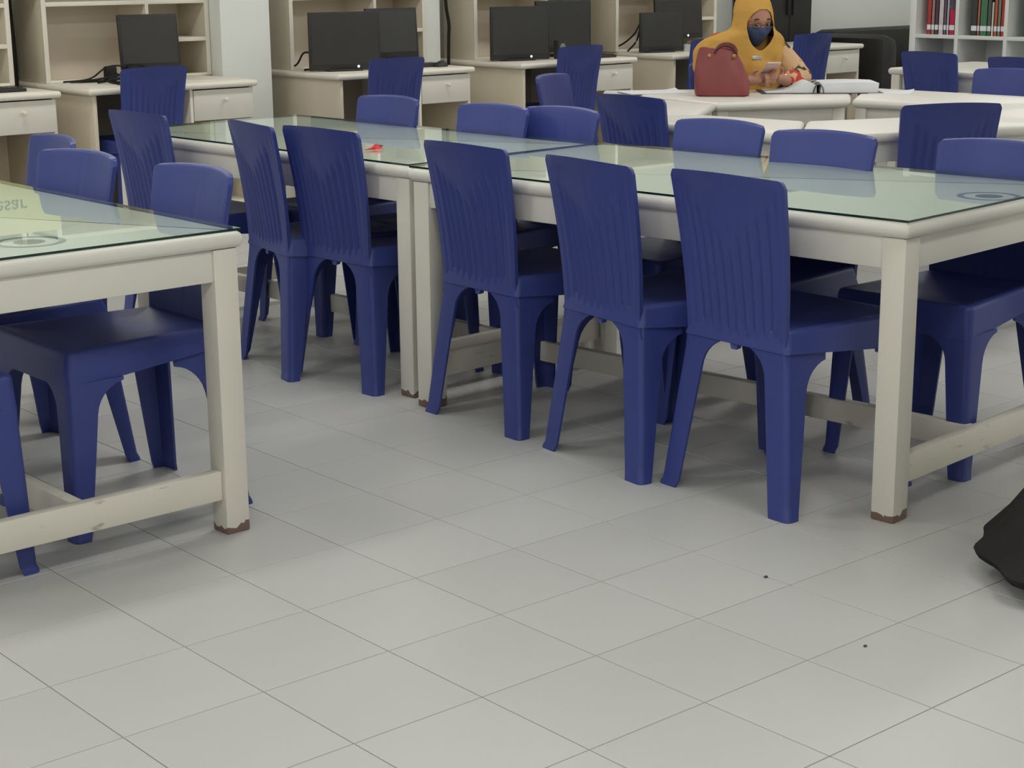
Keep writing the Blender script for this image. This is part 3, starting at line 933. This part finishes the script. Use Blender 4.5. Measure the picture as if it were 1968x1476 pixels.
# yellow notice board on the left hutch (shows in the table glass)
e = empty('notice_board', (2.24, 5.403, 1.25))
tag(e, 'pale yellow notice board hung on the left hutch above the frame', 'board')
b = MB(); b.box(-.36, .285, 0, .006, 0, .30, .001); b.build('board', M['yellow'], e)
cu = bpy.data.curves.new('lettering', 'FONT'); cu.body = 'besar'; cu.size = .11; cu.extrude = .0006; cu.align_x = 'CENTER'
lo = bpy.data.objects.new('lettering', cu); COL.objects.link(lo); lo.parent = e
cu.materials.append(M['ink'])
lm_ = bpy.data.meshes.new_from_object(lo.evaluated_get(bpy.context.evaluated_depsgraph_get())); bpy.data.objects.remove(lo)
lm_.materials.clear(); lm_.materials.append(M['ink']); lo = bpy.data.objects.new('lettering', lm_); COL.objects.link(lo); lo.parent = e
lo.location = (-.02, -.0008, .115); lo.rotation_euler = (PI / 2, 0, 0)

# ---------------------------------------------------------------- things on the tables
e = empty('folded_paper_scrap', (1.775, 1.425, .7569), R(10))
tag(e, 'small red folded scrap with dark tips on the glass table', 'scrap')
b = MB(); b.add([(-.012, -.012, .001), (.026, -.012, .001), (.014, .012, .001), (-.02, .01, .001), (.006, 0, .020), (.004, .004, .018)], [(0, 1, 4), (1, 2, 4), (2, 3, 5), (3, 0, 5), (4, 5, 0), (4, 2, 5), (0, 3, 2, 1)])
b.build('fold', M['red'], e, smooth=False)
b = MB(); b.tube([(-.055, -.004, .003), (-.02, -.002, .005), (.0, 0, .008)], [.0012, .004, .004], 6); b.build('tail', M['red'], e)
b = MB(); b.tube([(.018, .0, .010), (.034, .004, .009), (.044, .006, .008)], [.005, .003, .001], 6); b.build('tip', M['crumb'], e)

# handbag
def handbag():
    e = empty('handbag', (4.36, 2.22, .75), R(-50))
    tag(e, 'burgundy leather tote bag with looped handles on the white table', 'bag')
    b = MB(); L = []
    secs = [(0, .116, .060), (.006, .126, .066), (.03, .128, .068), (.07, .126, .064), (.11, .118, .053), (.15, .106, .040), (.185, .094, .027), (.208, .085, .018), (.216, .080, .014)]
    for z, hx, hy in secs:
        n = 40; lp = []
        for k in range(n):
            t = 2 * PI * k / n; c, s = math.cos(t), math.sin(t)
            x = hx * math.copysign(abs(c) ** .55, c); y = hy * math.copysign(abs(s) ** .6, s)
            cr = 1 + .05 * math.sin(5 * t + z * 18) * min(1, z / .1)
            lp.append((x * cr - .12 * z, y * cr, z + .010 * math.sin(2 * t) * (z / .25)))
        L.append(lp)
    b.loft(L); b.build('body', M['bag'], e)
    for y, dz in ((-.022, 0), (.02, .01)):
        b = MB(); pts = []
        for k in range(15):
            a = PI * k / 14
            pts.append((.012 + .048 * math.cos(a), y + .012 * math.sin(a), .195 + dz * .5 + .036 * math.sin(a)))
        b.tube(pts, .0075, 8); b.build('handle', M['bagd'], e)
    for x in (-.062, .052):
        b = MB(); b.sphere((x, -.034, .185), (.008, .005, .010), 10, 8); b.build('buckle', M['gold'], e)
    b = MB(); b.box(-.108, .108, -.062, .062, -.0002, .004, .002); b.build('base', M['bagd'], e)
handbag()

# open ring binder
def binder():
    e = empty('ring_binder', (4.835, 2.055, .7502), R(-42))
    tag(e, 'open ring binder with white pages lying on the white table', 'binder')
    b = MB(); b.box(-.27, -.012, -.12, .13, 0, .004, .001); b.box(.012, .30, -.13, .14, 0, .004, .001); b.box(-.014, .014, -.12, .13, 0, .003)
    b.build('cover', M['binder'], e)
    b = MB(); L = []
    for k in range(15):
        t = k / 14; x = .005 + .27 * t
        h = .044 + .004 * math.sin(PI * t); L.append([(x, -.118, .004), (x, .122, .004), (x + .004, .12, .004 + h), (x + .004, -.12, .004 + h)])
    b.loft(L); b.build('page_block', M['paper'], e, ang=.5)
    b = MB(); L = []
    for k in range(17):
        t = k / 16; x = -.012 - .235 * t
        h = .003 + .040 * math.sin(PI * (1 - t) ** 1.6) ** 1.0 if t > .0 else .03
        h = max(.003, .042 * math.exp(-((t - .18) / .25) ** 2) + .006 * (1 - t) + .003)
        L.append([(x, -.11, .004), (x, .115, .004), (x, .115, .004 + h), (x, -.11, .004 + h)])
    b.loft(L); b.build('turned_pages', M['paper'], e, ang=.5)
    for y in (-.06, .05):
        b = MB(); b.tube([(.03 * math.cos(PI * k / 10) - .004, y, .004 + .048 * math.sin(PI * k / 10)) for k in range(11)], .003, 8); b.build('ring', M['silver'], e)
    b = MB(); L = []
    for k in range(9):
        a = PI * k / 8
        L.append([(.026 * math.cos(a) - .004, -.125, .002 + .044 * math.sin(a)), (.026 * math.cos(a) - .004, .125, .002 + .044 * math.sin(a)), (.022 * math.cos(a) - .004, .125, .002 + .04 * math.sin(a)), (.022 * math.cos(a) - .004, -.125, .002 + .04 * math.sin(a))])
    b.loft(L); b.build('spine', M['binder'], e)
binder()
def sheet(x, y, rz, sx, sy, label, z=.7502, n=1):
    e = empty('paper_sheet', (x, y, z), R(rz)); tag(e, label, 'paper')
    b = MB(); b.box(-sx / 2, sx / 2, -sy / 2, sy / 2, 0, .0012 * n); b.build('sheet', M['paper'], e, smooth=False)
    b = MB(); b.add([(sx / 2 - .05, sy / 2, .0013 * n), (sx / 2, sy / 2, .012), (sx / 2, sy / 2 - .05, .0013 * n)], [(0, 1, 2)]); b.build('curled_corner', M['paper'], e)
sheet(4.29, 2.60, -25, .30, .21, 'loose white sheet on the table left of the red bag', n=3)
sheet(5.03, 1.80, -60, .26, .19, 'loose white sheet under the right end of the binder', n=2)

# crumbs on the floor
for x, y, s, l in ((1.195, -.833, .006, 'tiny brown crumb on the floor tiles before the table leg'), (1.041, -1.234, .005, 'tiny brown crumb on the floor tiles nearest the camera')):
    b = MB(); b.sphere((0, 0, s * .4), (s, s * .7, s * .45), 10, 6); tag(b.build('crumb', M['crumb'], None, (x, y, 0)), l, 'crumb')

# ---------------------------------------------------------------- people
def blobs(chains, voxel, smooth_it=3):
    """union of sphere chains -> one continuous remeshed surface"""
    bm = bmesh.new()
    for ch in chains:
        for (p0, q0), (p1, q1) in zip(ch[:-1], ch[1:]):
            p0, p1 = Vector(p0), Vector(p1)
            r0 = q0 if isinstance(q0, tuple) else (q0,) * 3; r1 = q1 if isinstance(q1, tuple) else (q1,) * 3
            d = (p1 - p0).length; n = max(2, int(d / (min(min(r0), min(r1)) * .45)) + 1)
            for k in range(n + 1):
                t = k / n; p = p0.lerp(p1, t); rr = [a + (b_ - a) * t for a, b_ in zip(r0, r1)]
                bmesh.ops.create_icosphere(bm, subdivisions=2, radius=1, matrix=Matrix.Translation(p) @ Matrix.Diagonal((*rr, 1)))
    me = bpy.data.meshes.new('blob'); bm.to_mesh(me); bm.free()
    o = bpy.data.objects.new('blob', me); COL.objects.link(o)
    md = o.modifiers.new('r', 'REMESH'); md.mode = 'VOXEL'; md.voxel_size = voxel; md.use_smooth_shade = True
    sm = o.modifiers.new('s', 'SMOOTH'); sm.iterations = smooth_it; sm.factor = .5
    dg = bpy.context.evaluated_depsgraph_get()
    out = bpy.data.meshes.new_from_object(o.evaluated_get(dg))
    bpy.data.objects.remove(o)
    for p in out.polygons: p.use_smooth = True
    return out

def link_mesh(name, me, m, parent):
    me.materials.clear(); me.materials.append(m); me.name = name
    o = bpy.data.objects.new(name, me); COL.objects.link(o); o.parent = parent
    return o

WP = (4.865, 2.553); WA = R(-120)
wo = empty('person', (WP[0], WP[1], 0), WA)
tag(wo, 'seated person in mustard headscarf, navy face mask and floral sleeves holding a phone', 'person')
HC = Vector((.160, 0, 1.082))            # head centre
TILT = R(16)
HM = Matrix.Translation(HC) @ Matrix.Rotation(R(10), 4, 'Z') @ Matrix.Rotation(TILT, 4, 'Y')
def hp(x, y, z): return tuple(HM @ Vector((x, y, z)))
def head_r(v):
    """unit direction -> face-shaped radius (x forward)"""
    x, y, z = v
    p = Vector((x * .098, y * .080, z * .118))
    if x > 0:
        jaw = max(0, -z - .25); p.y *= 1 - .38 * jaw
        p.x -= .012 * math.exp(-((z - .02) / .14) ** 2) * math.exp(-((abs(y) - .40) / .22) ** 2)       # eye sockets
        p.x += .022 * math.exp(-((y) / .13) ** 2) * math.exp(-((z + .22) / .17) ** 2)                 # nose
        p.x += .006 * math.exp(-((y) / .25) ** 2) * math.exp(-((z + .52) / .09) ** 2)                 # lips
        p.x += .008 * math.exp(-((y) / .3) ** 2) * math.exp(-((z + .85) / .15) ** 2)                  # chin
        p.x += .005 * math.exp(-((z - .20) / .09) ** 2) * math.exp(-(y / .7) ** 2)                    # brow
    return p
hand_l = Vector((.40, .030, .815)); hand_r = Vector((.39, -.055, .805))
def arm(sd):
    sh = (.03, sd * .140, .965); el = (.255, sd * .215, .80); wr = (.355, sd * .105, .800)
    return [(sh, .050), (el, .040), (wr, .027)]
chains = [
  [((-.03, .0, .56), (.13, .17, .08)), ((-.01, 0, .72), (.10, .14, .09)), ((.02, 0, .90), (.09, .145, .08)), ((.04, 0, .96), (.07, .12, .05)), ((.085, 0, 1.0), .052), ((.12, 0, 1.03), .05)],
  [((.12, 0, 1.03), .05), (tuple(HC), .066)],
  arm(1), arm(-1)]
for sd in (1, -1):
    chains.append([((.0, sd * .09, .56), .080), ((.40, sd * .10, .535), .062), ((.42, sd * .10, .44), .056), ((.44, sd * .10, .10), .038), ((.44, sd * .10, .05), .036), ((.56, sd * .11, .03), .028)])
# hands: palm and five bent fingers each, closing on the phone
def hand(sd, wr, pc, side):
    wr, pc = Vector(wr), Vector(pc)
    d = (pc - wr).normalized(); up = Vector((0, 0, 1)); lat = d.cross(up).normalized()
    up = lat.cross(d).normalized()
    chains.append([(tuple(wr), .025), (tuple(wr.lerp(pc, .6) + lat * .010), .021), (tuple(pc + lat * .014), .018)])
    chains.append([(tuple(wr), .022), (tuple(wr.lerp(pc, .6) - lat * .010), .021), (tuple(pc - lat * .016), .018)])
    lens = [.052, .060, .055, .044]
    for k in range(4):
        q = pc + up * (.024 - .016 * k) + lat * side * .012
        a1 = q + d * lens[k] * .55 + lat * side * .004
        a2 = a1 + (d * .45 - lat * side * .9).normalized() * lens[k] * .45
        a3 = a2 + (-d * .35 - lat * side * .9).normalized() * lens[k] * .34
        chains.append([(tuple(q), .0098), (tuple(a1), .0090), (tuple(a2), .0084), (tuple(a3), .0074)])
    th0 = wr.lerp(pc, .45) + up * .014
    th1 = th0 + (up * .8 + d * .5 - lat * side * .2).normalized() * .034
    th2 = th1 + (d * .9 + up * .2 - lat * side * .4).normalized() * .028
    chains.append([(tuple(th0), .0125), (tuple(th1), .0105), (tuple(th2), .0085)])
hand(1, (.355, .105, .800), (.405, .040, .818), 1)
hand(-1, (.355, -.105, .800), (.405, -.040, .808), -1)
body = blobs(chains, .0045, 3)
# head joined to the body: build face as a displaced sphere, appended and remeshed with the neck
bm = bmesh.new()
bmesh.ops.create_uvsphere(bm, u_segments=56, v_segments=40, radius=1)
for v in bm.verts: v.co = HM @ head_r(v.co.normalized())
for sd in (1, -1):
    bmesh.ops.create_uvsphere(bm, u_segments=14, v_segments=10, radius=1, matrix=HM @ Matrix.Translation((-.006, sd * .080, -.005)) @ Matrix.Diagonal((.017, .009, .030, 1)))
bm.from_mesh(body)
me = bpy.data.meshes.new('body'); bm.to_mesh(me); bm.free()
o = bpy.data.objects.new('tmp', me); COL.objects.link(o)
md = o.modifiers.new('r', 'REMESH'); md.mode = 'VOXEL'; md.voxel_size = .0042; md.use_smooth_shade = True
sm = o.modifiers.new('s', 'SMOOTH'); sm.iterations = 2
body = bpy.data.meshes.new_from_object(o.evaluated_get(bpy.context.evaluated_depsgraph_get()))
bpy.data.objects.remove(o)
for p in body.polygons: p.use_smooth = True
link_mesh('body', body, M['skin'], wo)
for sd in (1, -1):
    b = MB(); b.sphere(hp(.081, sd * .031, .006), (.008, .0115, .0060), 14, 10); ew = b.build('eye', M['eyew'], wo)
    b = MB(); b.sphere(hp(.0895, sd * .031, .002), (.0035, .0058, .0058), 12, 8); b.build('iris', M['eye'], ew)
    b = MB(); b.tube([hp(.090, sd * (.012 + .009 * k), .028 + .004 * math.sin(PI * k / 4)) for k in range(5)], [.002, .0032, .0034, .003, .0015], 6); b.build('eyebrow', M['brow'], wo)
# spectacles
b = MB()
for sd in (1, -1):
    b.tube([hp(.101, sd * (.033 + .023 * math.cos(2 * PI * k / 20)), .001 + .015 * math.sin(2 * PI * k / 20)) for k in range(21)], .0013, 6)
    b.tube([hp(.101, sd * .056, .004), hp(.06, sd * .076, .004), hp(.0, sd * .086, .002)], .0013, 6)
b.tube([hp(.101, .010, .004), hp(.104, 0, .006), hp(.101, -.010, .004)], .0013, 6)
b.build('spectacles', M['brow'], wo)
# face mask: a shell over nose, cheeks and chin
b = MB(); L = []
NY, NZ = 29, 17
outer = []; inner = []
for j in range(NZ):
    t = j / (NZ - 1)
    for lay, arr in ((.006, outer), (.003, inner)):
        row = []
        for i in range(NY):
            s = -1 + 2 * i / (NY - 1)
            top = -.004 - .010 * abs(s) ; bot = -.124 + .045 * abs(s) ** 2.2
            zz = top + (bot - top) * t
            yaw = s * 1.18
            zn = max(-1, min(1, zz / .118)); cr = math.sqrt(max(0.05, 1 - min(1, abs(zn)) ** 2 * .80))
            dv = Vector((math.cos(yaw) * cr, math.sin(yaw) * cr, zn))
            q = head_r(dv)
            q.x += lay + .008 * math.exp(-(s / .4) ** 2) * math.exp(-((t - .45) / .4) ** 2); q.y *= 1.08 + lay * 10; q.z = zz
            row.append(tuple(HM @ q))
        arr.append(row)
V = [p for r in outer for p in r] + [p for r in inner for p in r]; Fc = []; off = NY * NZ
for j in range(NZ - 1):
    for i in range(NY - 1):
        a = j * NY + i; Fc += [(a, a + 1, a + NY + 1, a + NY), (off + a + NY, off + a + NY + 1, off + a + 1, off + a)]
for j in range(NZ - 1):
    a = j * NY; Fc.append((a, a + NY, off + a + NY, off + a)); a += NY - 1; Fc.append((a + NY, a, off + a, off + a + NY))
for i in range(NY - 1):
    Fc.append((i + 1, i, off + i, off + i + 1)); a = (NZ - 1) * NY + i; Fc.append((a, a + 1, off + a + 1, off + a))
b.add(V, Fc); b.build('face_mask', M['mask'], wo)

# headscarf: draped from crown over shoulders and chest, with a face opening
def hijab():
    secs = [  # z, centre x, radius fore, radius aft, half width
        (1.210, .143, .012, .012, .012), (1.204, .142, .050, .050, .046), (1.188, .142, .078, .080, .070), (1.162, .145, .097, .100, .082),
        (1.125, .150, .110, .108, .090), (1.085, .155, .106, .112, .093), (1.05, .155, .107, .114, .098), (1.03, .145, .111, .117, .112),
        (1.01, .125, .125, .122, .146), (.99, .10, .142, .127, .172), (.965, .08, .158, .132, .188), (.93, .068, .172, .136, .198),
        (.89, .062, .184, .139, .203), (.85, .058, .194, .141, .203), (.81, .056, .20, .142, .198), (.78, .054, .204, .143, .192)]
    n = 96; rows = []
    def samp(t):
        k = min(len(secs) - 2, int(t)); f = t - k
        return [a + (c - a) * f for a, c in zip(secs[k], secs[k + 1])]
    m = 68
    for j in range(m):
        z, cx, rf, ra, hw = samp(j / (m - 1) * (len(secs) - 1))
        low = max(0, min(1, (1.0 - z) / .10))
        row = []
        for i in range(n):
            a = 2 * PI * i / n - PI
            c, s = math.cos(a), math.sin(a)
            rx = rf if c > 0 else ra
            hs = hw * (1 - .14 * low) if s > 0 else hw * (1 + .27 * max(0, min(1, (1.035 - z) / .05)))
            fold = 1 + low * .050 * math.sin(8 * a + 16 * z) + low * .03 * math.sin(15 * a - 12 * z) + .02 * low * math.sin(60 * z + 3 * a) + .014 * math.sin(5 * a + 30 * z) * (1 if z < 1.12 else 0)
            dz = 0
            if low and c > 0: dz = -.045 * low * max(0, c) ** 2 * (1 if z < .86 else .3)
            row.append(Vector((cx + rx * c * fold, hs * s * fold, z + dz)))
        rows.append(row)
    V = [tuple(p) for r in rows for p in r]; Fc = []
    inv = HM.inverted()
    def hole(p):
        q = inv @ p
        if q.x < .02: return False
        return (q.y / (.071 if q.z > -.015 else .071 + .09 * (q.z + .015))) ** 2 + ((q.z + .015) / (.092 if q.z > -.015 else .102)) ** 2 < 1
    for j in range(m - 1):
        for i in range(n):
            i2 = (i + 1) % n
            ids = (j * n + i, j * n + i2, (j + 1) * n + i2, (j + 1) * n + i)
            cen = sum((Vector(V[k]) for k in ids), Vector()) / 4
            if not hole(cen): Fc.append(ids)
    Fc.append(tuple(range(n)))
    # pull the boundary of the opening onto a clean ellipse
    used = {}
    for f in Fc:
        for k in range(len(f)):
            e_ = tuple(sorted((f[k], f[(k + 1) % len(f)]))); used[e_] = used.get(e_, 0) + 1
    bd = set(k for e_, c in used.items() if c == 1 for k in e_)
    for k in bd:
        p = Vector(V[k]); q = inv @ p
        if q.x > .01 and abs(q.y) < .09 and -.15 < q.z < .12 and p.z > .9:
            rz_ = .092 if q.z > -.015 else .102
            f = math.sqrt((q.y / (.071 if q.z > -.015 else .071 + .09 * (q.z + .015))) ** 2 + ((q.z + .015) / rz_) ** 2)
            q.y /= f; q.z = (q.z + .015) / f - .015
            V[k] = tuple(HM @ q)
    b = MB(); b.add(V, Fc)
    o = b.build('headscarf', M['hijab'], wo, ang=2.5)
    sd = o.modifiers.new('thickness', 'SOLIDIFY'); sd.thickness = .004; sd.offset = 1
    ss = o.modifiers.new('sub', 'SUBSURF'); ss.levels = 1; ss.render_levels = 1
    return o
hijab()
# under-scarf: close around cheeks, chin and neck, inside the draped scarf
b = MB(); NU_, NV_ = 72, 44; V = []; Fc = []
for j in range(NV_ + 1):
    th_ = PI * (.04 + .90 * j / NV_)
    for i in range(NU_):
        ph_ = 2 * PI * i / NU_
        d_ = Vector((math.sin(th_) * math.cos(ph_), math.sin(th_) * math.sin(ph_), math.cos(th_)))
        p_ = head_r(d_); V.append(HM @ (p_ + d_ * .0055))
inv_ = HM.inverted()
for j in range(NV_):
    for i in range(NU_):
        ids = (j * NU_ + i, j * NU_ + (i + 1) % NU_, (j + 1) * NU_ + (i + 1) % NU_, (j + 1) * NU_ + i)
        q_ = inv_ @ (sum((V[k] for k in ids), Vector()) / 4)
        if q_.x > 0 and (q_.y / .064) ** 2 + ((q_.z - .0) / (.080 if q_.z > 0 else .098)) ** 2 < 1: continue
        Fc.append(ids)
b.add([tuple(v) for v in V], Fc)
b.loft([[(cx_ + r_ * math.cos(2 * PI * k / 32), 1.1 * r_ * math.sin(2 * PI * k / 32), z_) for k in range(32)] for z_, cx_, r_ in ((1.045, .135, .078), (1.0, .12, .080), (.96, .10, .085), (.92, .08, .09))], False, False)
b.build('under_scarf', M['hijab'], wo, ang=2.5)
b = MB(); b.box(-.002, .002, -.024, .024, -.009, .009, .002); o = b.build('brooch', M['silver'], wo); o.location = (.258, -.01, .905); o.rotation_euler.y = -.1
# blouse with wide floral sleeves, skirt
blo = [[((-.03, .0, .54), (.15, .19, .10)), ((-.01, 0, .72), (.118, .160, .09)), ((.02, 0, .90), (.105, .160, .08)), ((.035, 0, .955), (.08, .14, .05))]]
for sd in (1, -1):
    blo.append([((.03, sd * .135, .962), .060), ((.09, sd * .165, .915), .062), ((.17, sd * .200, .855), .060), ((.25, sd * .218, .808), .056), ((.30, sd * .175, .803), .050), ((.325, sd * .145, .803), .048)])
link_mesh('blouse', blobs(blo, .007, 4), M['floral'], wo)
sk = []
for sd in (1, -1):
    sk.append([((-.02, sd * .06, .57), .100), ((.38, sd * .09, .545), .085), ((.43, sd * .09, .45), .085), ((.45, sd * .09, .12), .085), ((.45, sd * .05, .12), .085)])
link_mesh('skirt', blobs(sk, .01, 3), M['skirt'], wo)
for sd in (1, -1):
    b = MB(); b.prism(rpoly([(.40, sd * .11 - .045), (.66, sd * .11 - .04), (.66, sd * .11 + .04), (.40, sd * .11 + .045)], .035, 5), 0, .07, r=.025); b.build('shoe', M['black'], wo)
b = MB(); b.tube([(.345 + .0 * k, .112 + .028 * math.cos(2 * PI * k / 16), .80 + .028 * math.sin(2 * PI * k / 16)) for k in range(17)], .003, 6); b.build('bangle', M['gold'], wo)
# phone held in both hands
e = empty('phone', (0, 0, 0)); e.matrix_world = Matrix.Translation((WP[0], WP[1], 0)) @ Matrix.Rotation(WA, 4, 'Z') @ Matrix.Translation((.425, 0, .858)) @ Matrix.Rotation(R(-28), 4, 'Y')
tag(e, 'pale pink phone held in the hands of the seated person', 'phone')
b = MB(); b.prism(rpoly(rect(-.070, .070, -.036, .036), .009, 4), 0, .008, r=.003); b.build('body', M['phone'], e)
b = MB(); b.prism(rpoly(rect(-.066, .066, -.033, .033), .007, 4), .0078, .0085); b.build('screen', M['screen'], e)

# person walking past at the frame edge: long black robe with flared hem
pe = empty('person', (1.80, -1.40, 0), YAW * -1)
tag(pe, 'person in long black robe walking past the right frame edge, only the hem visible', 'person')
ch = [[((0, 0, .90), (.14, .11, .12)), ((0, 0, 1.15), (.13, .10, .1)), ((0, 0, 1.32), (.17, .10, .07)), ((0, .01, 1.42), .055), ((0, .02, 1.50), .05)],
      [((0, .02, 1.50), .05), ((0, .03, 1.58), (.075, .088, .11)), ((0, .032, 1.60), (.075, .088, .115))], [((0, .117, 1.60), .010), ((0, .124, 1.575), .014)], [((-.018, .108, 1.537), .009), ((.018, .108, 1.537), .009)]]
for sd, ky, fy in ((1, .035, .12), (-1, -.02, -.10)):
    ch.append([((sd * .09, 0, .88), .085), ((sd * .09, ky, .48), .058), ((sd * .09, fy, .10), .038), ((sd * .09, fy + .10, .045), .03)])
    ch.append([((sd * .17, 0, 1.33), .05), ((sd * .21, -.03 * sd, 1.06), .042), ((sd * .21, .12 * sd, .84), .03), ((sd * .21, .15 * sd, .78), .028)])
    for q in range(5):
        x_ = sd * .21 + (q - 2) * .013 if q < 4 else sd * (.21 - .03)
        ln = (.07, .085, .085, .07, .045)[q]
        ch.append([((x_, .15 * sd, .775), .011), ((x_, .165 * sd, .775 - ln * .5), .0095), ((x_, .155 * sd, .775 - ln), .008)])
link_mesh('body', blobs(ch, .008, 2), M['skin'], pe)
b = MB(); L = []
secs = [(.045, -.115, .225, .30), (.06, -.112, .235, .30), (.12, -.085, .205, .27), (.20, -.05, .185, .24), (.32, -.02, .175, .215), (.5, 0, .17, .20), (.75, 0, .17, .18), (.95, 0, .16, .15), (1.15, 0, .15, .13), (1.30, 0, .19, .13), (1.37, 0, .16, .11), (1.42, 0, .085, .08)]
for z, cx, hx, hy in secs:
    L.append([(cx + hx * math.cos(2 * PI * k / 64) * (1 + .05 * math.sin(9 * 2 * PI * k / 64) * max(0, 1 - z / .8)), hy * math.sin(2 * PI * k / 64) * (1 + .05 * math.sin(11 * 2 * PI * k / 64) * max(0, 1 - z / .8)), z) for k in range(64)])
b.loft(L, cap0=False, cap1=False)
for sd in (1, -1):
    eb = MB(); eb.sphere((sd * .030, .108, 1.607), (.012, .008, .006), 14, 8); eb.build('eye', M['eye'], pe)
o = b.build('robe', M['blackcloth'], pe); sd_ = o.modifiers.new('thickness', 'SOLIDIFY'); sd_.thickness = .004
sl = []
for sd in (1, -1): sl.append([((sd * .16, 0, 1.33), .07), ((sd * .21, -.03 * sd, 1.06), .065), ((sd * .21, .10 * sd, .87), .06)])
link_mesh('sleeves', blobs(sl, .01, 3), M['blackcloth'], pe)
ch_ = MB(); ch_.sphere((0, .02, 1.60), (.096, .104, .138), 40, 30)
b = MB(); vs_ = ch_.v; b.add(vs_, [f for f in ch_.f if not (sum(vs_[k][1] for k in f) / len(f) > .035 and (sum(vs_[k][0] for k in f) / len(f) / .072) ** 2 + ((sum(vs_[k][2] for k in f) / len(f) - 1.590) / .094) ** 2 < 1)])
b.loft([[(hx * math.cos(2 * PI * k / 32), .0 + hy * math.sin(2 * PI * k / 32), z) for k in range(32)] for z, hx, hy in ((1.50, .070, .078), (1.475, .080, .085), (1.43, .14, .10), (1.36, .19, .125))], False, False)
b.build('headscarf', M['blackcloth'], pe)
for sd, fy in ((1, .12), (-1, -.10)):
    b = MB(); b.prism(rpoly([(sd * .09 - .045, fy - .09), (sd * .09 + .045, fy - .09), (sd * .09 + .045, fy + .17), (sd * .09 - .045, fy + .17)], .04, 5), 0, .075, r=.03); b.build('shoe', M['black'], pe)
